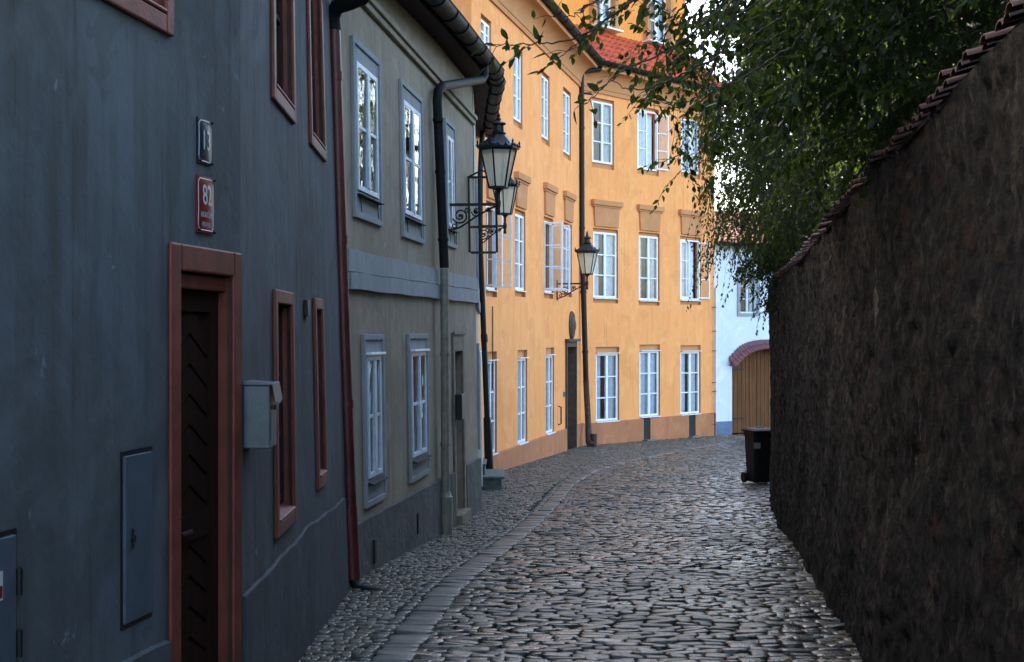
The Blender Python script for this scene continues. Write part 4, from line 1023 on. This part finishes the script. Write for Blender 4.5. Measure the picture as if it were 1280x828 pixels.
for i in range(n):
    P = []
    for s_ in (TOT*i/n, TOT*(i+1)/n):
        p = wp(s_); n_ = wn(s_); z = np.interp(s_, sl_, zl); P.append([(*(p+n_*.012), z-.035), (*(p+n_*.014), z-.01), (*(p-n_*.25), z+.08), (*(p-n_*.58), z-.02), (*(p-n_*.6), z-.06)])
    for j in range(4): mb.add([P[0][j], P[1][j], P[1][j+1], P[0][j+1]], [(0, 1, 2, 3)])
    mb.add([P[0][0], P[0][4], P[1][4], P[1][0]], [(0, 1, 2, 3)])
mb.build('mortar_bed', M['rubble'], gw)

# ------------------------------------------------------------------ street lamps
def scroll(mb, P, c, r0, turns, start, r_tube, sgn=1):
    path = []
    for i in range(int(turns*18)+1):
        t = i/18*2*math.pi; rr = r0*(1-.78*i/(turns*18)); a = start+sgn*t; path.append(P(c[0]+rr*math.cos(a), c[1]+rr*math.sin(a)))
    mb.tube(path, r_tube, 6)
def lamp(F, u, z, arm, scale, label, nside=6, rot=0.0):
    base = F.pt(u, z, 0.0); t = thing('street_lamp', base, label, 'street lamp', 'iron wall lanterns on the house fronts')
    k = scale; P = lambda d, h: F.pt(u, z+h, d)
    mb = MB(); mb.box(F, u-.035*k, u+.035*k, z-.36*k, z+.10*k, .001, .022)
    mb.box(F, u-.02*k, u+.02*k, z+.0, z+.035*k, .02, arm+.03); 
    mb.tube([P(.02, -.32*k), P(arm*.25, -.27*k), P(arm*.55, -.14*k), P(arm*.85, -.03*k), P(arm, .0)], .013*k, 6)
    scroll(mb, P, (arm*.24, -.125*k), .105*k, 1.6, R(200), .012*k); scroll(mb, P, (arm*.56, -.075*k), .062*k, 1.5, R(180), .010*k)
    scroll(mb, P, (arm*.38, -.05*k), .04*k, 1.3, R(20), .009*k, -1); scroll(mb, P, (arm*.80, -.045*k), .035*k, 1.3, R(170), .009*k); scroll(mb, P, (arm*.12, -.25*k), .04*k, 1.2, R(60), .009*k, -1)
    for d, h in ((arm*.24, -.125*k), (arm*.56, -.075*k)): mb.tube([P(d-.02*k, h), P(d+.02*k, h)], .02*k, 6)
    mb.build('bracket', M['iron'], t)
    c = P(arm, 0); 
    mb = MB(); mb.lathe(c, [(.022*k, -.12*k), (.03*k, -.10*k), (.022*k, -.05*k), (.03*k, .0), (.035*k, .05*k), (.022*k, .08*k), (.022*k, .17*k), (.045*k, .20*k), (.08*k, .225*k)], 12); mb.build('post', M['iron'], t, smooth=True)
    h0, h1, rb_, rt = .235*k, .72*k, .125*k, .235*k
    mb = MB(); ang = [rot+2*math.pi*j/nside for j in range(nside)]
    for a in ang: mb.tube([(c[0]+rb_*math.cos(a), c[1]+rb_*math.sin(a), c[2]+h0), (c[0]+rt*math.cos(a), c[1]+rt*math.sin(a), c[2]+h1)], .012*k, 6)
    for r_, h in ((rb_, h0), (rt, h1)): mb.tube([(c[0]+r_*math.cos(a), c[1]+r_*math.sin(a), c[2]+h) for a in ang+ang[:1]], .014*k, 6)
    mb.lathe(c, [(rb_*1.04, h0-.015*k), (rb_*1.04, h0+.004*k)], nside, rot); mb.build('lantern_frame', M['iron'], t)
    mb = MB(); mb.lathe(c, [(rb_*.965, h0+.01*k), (rt*.965, h1)], nside, rot, cap=False); mb.build('lantern_glass', M['frost'], t)
    mb = MB(); mb.lathe(c, [(rt*.9, h1-.002), (rt*1.18, h1+.01*k), (rt*1.20, h1+.035*k), (rt*.98, h1+.065*k), (rt*.62, h1+.15*k), (rt*.40, h1+.20*k), (rt*.36, h1+.21*k)], nside, rot)
    for a in ang:
        q = (c[0]+rt*1.17*math.cos(a), c[1]+rt*1.17*math.sin(a), c[2]+h1+.03*k); mb.lathe(q, [(.012*k, 0), (.022*k, .02*k), (.010*k, .045*k), (.016*k, .06*k), (.002*k, .095*k)], 6)
        for s2 in (-.5, -.25, .25): 
            a2 = a+math.pi/nside*(1+s2*1.6); q2 = (c[0]+rt*1.03*math.cos(a2), c[1]+rt*1.03*math.sin(a2), c[2]+h1+.03*k); mb.lathe(q2, [(.02*k, 0), (.024*k, .02*k), (.003*k, .05*k)], 6)
    rf = mb.build('lantern_roof', M['iron'], t)
    mb = MB(); y = h1+.205*k
    mb.lathe((c[0], c[1], c[2]+y), [(.095*k, 0), (.10*k, .015*k), (.075*k, .03*k), (.07*k, .11*k), (.10*k, .125*k), (.10*k, .14*k), (.05*k, .165*k), (.03*k, .175*k), (.034*k, .20*k), (.018*k, .215*k), (.026*k, .235*k), (.022*k, .25*k), (.003*k, .29*k)], 12)
    mb.build('finial', M['iron'], rf, smooth=True)
    return t
u, z = FC.at(560, 258); lamp(FC, u, z, .66, 1.0, 'largest wrought iron lantern on a scrolled bracket, fixed to the beige house', rot=R(12))
u, z = FD.at(598.5, 283); yl2 = 26.5*S; ul = (yl2-FD.A[1])/FD.d[1]; lamp(FD, ul, EZ+(HY-284)/FPX*yl2, .50, .98, 'iron lantern half hidden behind the largest one, over the doorsteps', rot=R(20))
u, z = FL.at(696, 356); lamp(FL, u, z, .74, 1.05, 'black iron lantern on the orange-yellow house beside its corner downpipe', rot=R(8))
# empty hanging sign frame
us_ = FC.at(584, 270)[0]; ys_ = FC.pt(us_, 0)[1]
zf0, zf1 = EZ+(HY-316)/FPX*ys_, EZ+(HY-222)/FPX*ys_
sf = thing('sign_frame', FC.pt(us_, zf0, .0), 'empty rectangular iron sign frame sticking out from the wall behind the largest lantern', 'sign frame')
mb = MB(); t2 = .016
dA, dB = .01, .42
zz = [zf0, EZ+(HY-284)/FPX*ys_, EZ+(HY-256)/FPX*ys_, zf1]
for d in (dA+.02, dB): mb = MB(); mb.box(FC, us_-t2, us_+t2, zf0, zf1, d-t2, d+t2); mb.build('upright', M['iron'], sf)
for z in zz:
    mb = MB(); mb.box(FC, us_-t2*.9, us_+t2*.9, z-t2, z+t2, dA+.02+t2+.001, dB-t2-.001); mb.build('crossbar', M['iron'] if z > zz[1]+.01 else M['rustpipe'], sf)
mb = MB(); mb.tube([FC.pt(us_, zf1, dA), FC.pt(us_, zf1+.10, .22), FC.pt(us_, zf1, dB)], .014, 6); mb.build('brace', M['iron'], sf)

# ------------------------------------------------------------------ wheeled bin at the end of the wall
byr = 27.0; bx_, by_ = (950-CX)/FPX*byr*S, byr*S; bzg = float(ground(by_))+.01
bn = thing('waste_bin', (bx_, by_, bzg), 'black plastic wheelie bin standing at the far end of the garden wall', 'bin')
FBn = Fac((0, 0), (1, 0), world=True); FBn.A = np.array((bx_, by_)); FBn.d = np.array((math.cos(R(14)), math.sin(R(14)))); FBn.n = np.array((FBn.d[1], -FBn.d[0]))
mb = MB(); hw0, hw1, hd0, hd1, H = .18, .225, .20, .26, .92
def ringbox(mb, lv):
    k = len(mb.v)
    for a, b, z in lv:
        c = .045
        for x, d in ((-a+c, -b), (a-c, -b), (a, -b+c), (a, b-c), (a-c, b), (-a+c, b), (-a, b-c), (-a, -b+c)): mb.v.append(FBn.pt(x, bzg+z, d))
    for i in range(len(lv)-1):
        for j in range(8): mb.f.append((k+i*8+j, k+i*8+(j+1) % 8, k+(i+1)*8+(j+1) % 8, k+(i+1)*8+j))
    mb.f.append(tuple(k+j for j in reversed(range(8)))); mb.f.append(tuple(k+(len(lv)-1)*8+j for j in range(8)))
ringbox(mb, [(hw0, hd0, .03), (hw0+.01, hd0+.01, .2), (hw1-.015, hd1-.015, H-.08), (hw1, hd1, H-.075), (hw1, hd1, H)]); mb.build('body', M['plastic'], bn, bevel=.006)
mb = MB(); ringbox(mb, [(hw1+.025, hd1+.03, H+.003), (hw1+.025, hd1+.03, H+.03), (hw1-.02, hd1-.02, H+.055), (hw1-.12, hd1-.12, H+.075)])
ld = mb.build('lid', M['plastic'], bn, bevel=.006)
mb = MB(); mb.tube([FBn.pt(-.2, bzg+H+.01, -hd1-.08), FBn.pt(.2, bzg+H+.01, -hd1-.08)], .016, 8)
for x in (-.18, .18): mb.tube([FBn.pt(x, bzg+H-.03, -hd1+.02), FBn.pt(x, bzg+H+.01, -hd1-.08)], .014, 8)
mb.build('handle', M['plastic'], bn)
mb = MB(); mb.box(FBn, -.06, .06, bzg+H+.066, bzg+H+.088, -.05, .05); mb.build('lid_handle', M['plastic'], ld, bevel=.006)
for x in (-.225, .225):
    mb = MB(); mb.tube([FBn.pt(x-.025, bzg+.095, -hd0+.02), FBn.pt(x+.025, bzg+.095, -hd0+.02)], .095, 16); mb.build('wheel', M['plastic'], bn)
mb = MB(); mb.box(FBn, -.215, -.10, bzg+.64, bzg+.74, hd1-.038, hd1-.020); mb.build('sticker', M['label'], bn)

# ------------------------------------------------------------------ trees
def leaf_mesh(name, P, D, N, ln, wd, mat, parent):
    P, D, N = map(np.asarray, (P, D, N)); n = len(P)
    D = D/np.linalg.norm(D, axis=1, keepdims=True); Sd = np.cross(D, N); Sd /= np.linalg.norm(Sd, axis=1, keepdims=True)+1e-9; N2 = np.cross(Sd, D)
    ln = np.asarray(ln)[:, None]; wd = np.asarray(wd)[:, None]
    curl = RNG.uniform(-.12, .22, (n, 1))
    def pt(a, b, c): return P+D*ln*a+Sd*wd*b+N2*ln*(c)
    V = np.stack([P, pt(.30, -.46, .06), pt(.68, -.36, .04-curl*.4), pt(1, 0, -curl), pt(.68, .36, .04-curl*.4), pt(.30, .46, .06)], 1).reshape(-1, 3)
    b = np.arange(n)*6; F_ = np.concatenate([np.stack([b, b+1, b+2, b+3], 1), np.stack([b, b+3, b+4, b+5], 1)])
    return np_mesh(name, V, F_, 4, mat, parent)
def twigs_mesh(name, A, B, C, r, mat, parent):
    """thin three-sided twigs A-B-C"""
    A, B, C = map(np.asarray, (A, B, C)); n = len(A); V = []
    for p, q in ((A, 1.0), (B, .75), (C, .35)):
        for th in (0, 2.094, 4.189):
            V.append(p+np.stack([np.full(n, math.cos(th)), np.full(n, math.sin(th)*.7), np.full(n, math.sin(th)*.7)], 1)*r*q)
    V = np.stack(V, 1).reshape(-1, 3); b = (np.arange(n)*9)[:, None]
    f = [(l*3+j, l*3+(j+1) % 3, l*3+3+(j+1) % 3, l*3+3+j) for l in range(2) for j in range(3)]
    return np_mesh(name, V, (b[:, :, None]+np.array(f)[None]).reshape(-1, 4), 4, mat, parent)
def tree(name, label, cat, trunk, c, rad, nclump, ntw, nlf, ll, mat, droop, zmin, twl=.5, holes=.0, group=None, seed=1, trunk_r=.17, extra=None):
    rg = np.random.default_rng(seed); t = thing(name, trunk, label, cat, group)
    c = np.array(c); rad = np.array(rad); cl = []
    while len(cl) < nclump:
        d = rg.normal(size=3); d /= np.linalg.norm(d); rr = rg.uniform(.25, 1)**.45; q = c+d*rad*rr*rg.uniform(.82, 1.06)
        if q[2] < zmin(q): continue
        if holes and mn.noise(Vector(q)*.75+Vector((seed*3.1, 0, 0))) < -.32+holes: continue
        cl.append(q)
    cl = np.array(cl)
    # limbs: trunk to crown, then a branch to every few clumps
    mb = MB(); base = Vector(trunk); fork = Vector((trunk[0]+(c[0]-trunk[0])*.25, trunk[1]+(c[1]-trunk[1])*.3, EZ+.6))
    mb.tube([base+Vector((0, 0, -.2)), base+(fork-base)*.4+Vector((.04, .03, 0)), fork], [trunk_r*1.35, trunk_r, trunk_r*.85], 10)
    mb.build('trunk', M['bark'], t, smooth=True)
    mb = MB(); nl = 9; limbs = []
    for i in range(nl):
        a = 2*math.pi*i/nl+rg.uniform(-.3, .3); e = Vector((c[0]+rad[0]*.45*math.cos(a), c[1]+rad[1]*.55*math.sin(a), c[2]+rad[2]*rg.uniform(-.35, .6)))
        m1 = fork.lerp(e, .45)+Vector((rg.normal()*.15, rg.normal()*.15, .35)); pth = [fork, fork.lerp(m1, .5)+Vector((0, 0, .1)), m1, m1.lerp(e, .55)+Vector((rg.normal()*.1, rg.normal()*.1, .08)), e]
        mb.tube(pth, [trunk_r*.55, trunk_r*.40, trunk_r*.26, trunk_r*.15, trunk_r*.06], 7); limbs += pth[1:]
    LP = np.array([tuple(p) for p in limbs])
    for q in cl[::2]:
        k_ = np.argmin(((LP-q)**2).sum(1)+rg.uniform(0, .3, len(LP))); s0_ = Vector(LP[k_]); e = Vector(q); m1 = s0_.lerp(e, .5)+Vector((rg.normal()*.08, rg.normal()*.08, .12))
        mb.tube([s0_, m1, e], [.013, .008, .004], 4, cap=False)
    mb.build('branches', M['bark'], t, smooth=True)
    # twigs and leaves
    n = nclump*ntw; o_ = np.repeat(cl, ntw, 0)+rg.normal(0, .10, (n, 3)); out = np.repeat((cl-c)/rad, ntw, 0)
    d = rg.normal(size=(n, 3))+out*.7; d[:, 2] *= .6; d /= np.linalg.norm(d, axis=1, keepdims=True); L = rg.uniform(.5, 1.15, n)*twl
    B = o_+d*L[:, None]*.5+np.array((0, 0, -1))*(droop*L*.18)[:, None]; C_ = o_+d*L[:, None]*(1-.35*min(droop, 1))+np.array((0, 0, -1))*(droop*L*.75)[:, None]
    if extra: B0_, C0_, A0_ = extra
    twigs_mesh('twigs', o_, B, C_, .0035, M['bark'], t)
    f = np.tile((np.arange(nlf)+.6)/nlf, n); f = np.clip(f+rg.normal(0, .03, len(f)), .05, 1.02)[:, None]
    A_, B_, D_ = (np.repeat(x, nlf, 0) for x in (o_, B, C_)); P = A_*(1-f)**2+2*B_*f*(1-f)+D_*f*f
    tan = (B_-A_)*(1-f)+(D_-B_)*f; tan /= np.linalg.norm(tan, axis=1, keepdims=True)+1e-9
    side = np.cross(tan, rg.normal(size=tan.shape)); side /= np.linalg.norm(side, axis=1, keepdims=True)+1e-9
    ld = tan*.55+side*.8; ld[:, 2] -= .35+.5*droop; Nn = rg.normal(size=ld.shape)*.5+np.array((0, 0, 1))
    lnn = ll*rg.uniform(.6, 1.2, len(P)); leaf_mesh('leaves', P, ld, Nn, lnn, lnn*rg.uniform(.48, .68, len(P)), mat, t)
    return t
s3 = lambda *p: tuple((p[0]*S, p[1]*S, EZ+p[2]*S))
def above(wy):       # keep the crown over the wall top, hanging lower only outside the garden
    def f(q):
        wx_ = float(np.interp(q[1], WY, WX)); over = q[0] < wx_-.25
        return EZ+(1.5 if not over else wy)*S
    return f
tA = tree('broadleaf_tree', 'dark leafy tree behind the garden wall, its branches reaching over the lane', 'tree', (5.2*S, 9.2*S, float(ground(9*S))),
     s3(4.32, 9.8, 3.0), (3.35*S, 5.4*S, 2.7*S), 1250, 9, 15, .064, M['leafA'], .45, above(1.55), .5, .08, seed=3)
tB = tree('birch_tree', 'birch with small light leaves on hanging twigs at the far end of the garden wall', 'tree', (5.9*S, 20.5*S, float(ground(20*S))),
     s3(5.28, 20.2, 3.0), (2.4*S, 5.2*S, 2.9*S), 800, 9, 16, .052, M['leafB'], 1.25, above(.75), .62, .14, seed=5)
tD = tree('broadleaf_tree', 'dense tree behind the near end of the garden wall, mostly unseen, added for shade', 'tree', (5.4*S, 2.2*S, float(ground(2*S))),
     s3(4.4, 1.2, 3.4), (3.0*S, 4.4*S, 2.4*S), 300, 8, 12, .095, M['leafA'], .4, above(1.9), .55, .05, seed=9)  # added mostly out of view to darken the near lane
tC = tree('broadleaf_tree', 'tall tree added deeper in the garden to block sky behind the leafy tree and birch', 'tree', (8.6*S, 15.5*S, float(ground(15*S))),
     s3(7.6, 15.5, 3.9), (3.3*S, 6.6*S, 3.6*S), 620, 8, 12, .12, M['leafA'], .4, above(1.7), .75, .0, seed=15, trunk_r=.22)  # added backing crown, blocks bright sky behind the front foliage
tE = tree('reflection_tree', 'hidden tree added behind the white house to darken the beige house window reflections', 'tree', (14.5*S, 58*S, float(ground(58*S))),
     s3(14.8, 57.5, 6.5), (3.4*S, 3.2*S, 7.8*S), 420, 8, 12, .17, M['leafB'], .4, lambda q: EZ-1*S, .9, .0, seed=19, trunk_r=.2)  # added out of sight, so the beige house's upper panes mirror foliage
# thin overhanging branches with big single leaves, part of the first tree
mb = MB(); lp, ldr, lnm, lle = [], [], [], []
rg = np.random.default_rng(21)
stems = [([(905, -60), (790, 2), (742, 38), (702, 70)], 5.9), ([(900, 10), (850, 55), (790, 84), (766, 98), (731, 132)], 6.1), ([(985, 60), (930, 96), (878, 119), (831, 140)], 6.3),
         ([(900, 70), (838, 101), (792, 112), (762, 100)], 6.0), ([(800, -10), (742, 38), (700, 52), (660, 55), (618, 56)], 6.2), ([(880, -20), (845, 20), (822, 70), (812, 120)], 6.5),
         ([(930, -10), (900, 60), (885, 130), (880, 180)], 6.8), ([(850, -40), (760, -8), (720, 18), (690, 20)], 6.4), ([(960, -30), (905, 20), (880, 50), (862, 90)], 7.4), ([(950, 0), (900, 40), (890, 90), (868, 130)], 7.8), ([(930, -60), (890, -10), (868, 30), (858, 60)], 7.1), ([(980, 20), (925, 55), (890, 70), (850, 75)], 7.6)]
for pth, dep in stems:
    P = [pix(x, y, dep+.25*i*(-1 if len(pth) % 2 else 1)*.4) for i, (x, y) in enumerate(pth)]
    n = 8*(len(P)-1); sm = []
    for i in range(n+1):
        f = i/n*(len(P)-1); k_ = min(int(f), len(P)-2); g = f-k_
        p0, p1, p2, p3 = P[max(k_-1, 0)], P[k_], P[k_+1], P[min(k_+2, len(P)-1)]
        sm.append(.5*((2*p1)+(p2-p0)*g+(2*p0-5*p1+4*p2-p3)*g*g+(-p0+3*p1-3*p2+p3)*g**3)+Vector(rg.normal(0, .004, 3)))
    mb.tube(sm, list(np.linspace(.0055, .0015, len(sm))), 5)
    for i in range(3, len(sm)-1):
        t_ = (sm[i+1]-sm[i]).normalized()
        if i > len(sm)-4 or rg.random() < .2:            # side shoots with a few leaves each
            m_ = rg.integers(2, 6); d = (t_*.5+Vector(rg.normal(0, .6, 3))).normalized(); L = rg.uniform(.05, .18); e = sm[i]+d*L+Vector((0, 0, -.03))
            mb.tube([sm[i], sm[i].lerp(e, .5)+Vector((0, 0, .01)), e], [.0018, .0015, .001], 4)
            for q in range(m_):
                f = (q+1)/m_; lp.append(tuple(sm[i].lerp(e, f))); v = d*.6+Vector(rg.normal(0, .7, 3))+Vector((0, 0, -.55)); ldr.append(tuple(v)); lnm.append(tuple(rg.normal(0, .6, 3)+np.array((0, 0, 1)))); lle.append(rg.uniform(.035, .07))
mb.build('overhanging_twigs', M['bark'], tA, smooth=True)
lle = np.array(lle); leaf_mesh('overhanging_leaves', lp, ldr, lnm, lle, lle*.5, M['leafA'], tA)
# ivy-like shrub spilling over the far end of the wall
tI = tree('ivy_shrub', 'dark ivy bush spilling over the far end of the garden wall', 'shrub', (5.0*S, 23.2*S, EZ+.6*S), s3(4.8, 22.2, 1.15), (.85*S, 2.6*S, .95*S), 150, 9, 14, .055, M['leafC'], .8, lambda q: EZ+.25*S, .35, 0, seed=12, trunk_r=.05)

# ------------------------------------------------------------------ grass and moss in the joints
rg = np.random.default_rng(4); n = 9000
x = rg.uniform(.0, 8, n*3); y = rg.uniform(14, 42, n*3)
def dens(a, b): return math.exp(-(((a-4.3)/1.3)**2+((b-26.5)/4.0)**2))+.10*max(0, mn.noise(Vector((a*.8, b*.5, 3))))+.9*math.exp(-((a-float(np.interp(b, WY, WX))+.12)/.12)**2)*(b < 21)*.35
kp = [i for i in range(n*3) if kerbx(y[i])+.1 < x[i] < float(wallx(y[i]))-.02 and rg.random() < dens(x[i], y[i])][:n]
P = np.stack([x[kp], y[kp], ground(y[kp])-.014], 1); m = len(kp)
D = np.stack([rg.normal(0, .6, m), rg.normal(0, .6, m), np.ones(m)], 1); Nn = np.stack([rg.normal(size=m), rg.normal(size=m), np.full(m, .1)], 1)
ln = rg.uniform(.018, .042, m); gm_ = leaf_mesh('grass', P, D, Nn, ln, ln*.35, M['leafB'], None); gm_['kind'] = 'stuff'

# fallen leaves and scraps along the edges of the lane
rg = np.random.default_rng(8); n = 260; t_ = rg.random(n); y = rg.uniform(7, 24, n)*S
x = np.where(t_ < .6, np.interp(y, WY, WX)-.06-np.abs(rg.normal(0, .16, n)), np.where(t_ < .8, leftx(y)+.05+np.abs(rg.normal(0, .12, n)), rg.uniform(kerbx(y), np.interp(y, WY, WX))))
P = np.stack([x, y, ground(y)+.016], 1); D = np.stack([rg.normal(size=n), rg.normal(size=n), rg.normal(0, .12, n)], 1); Nn = np.stack([rg.normal(0, .25, n), rg.normal(0, .25, n), np.ones(n)], 1)
M['leafF'] = leafmat('fallen_leaf', (.10, .065, .02), (.20, .15, .05), (.3, .2, .05)); ln = rg.uniform(.03, .06, n)
fl = leaf_mesh('fallen_leaves', P, D, Nn, ln, ln*.6, M['leafF'], None); fl['kind'] = 'stuff'
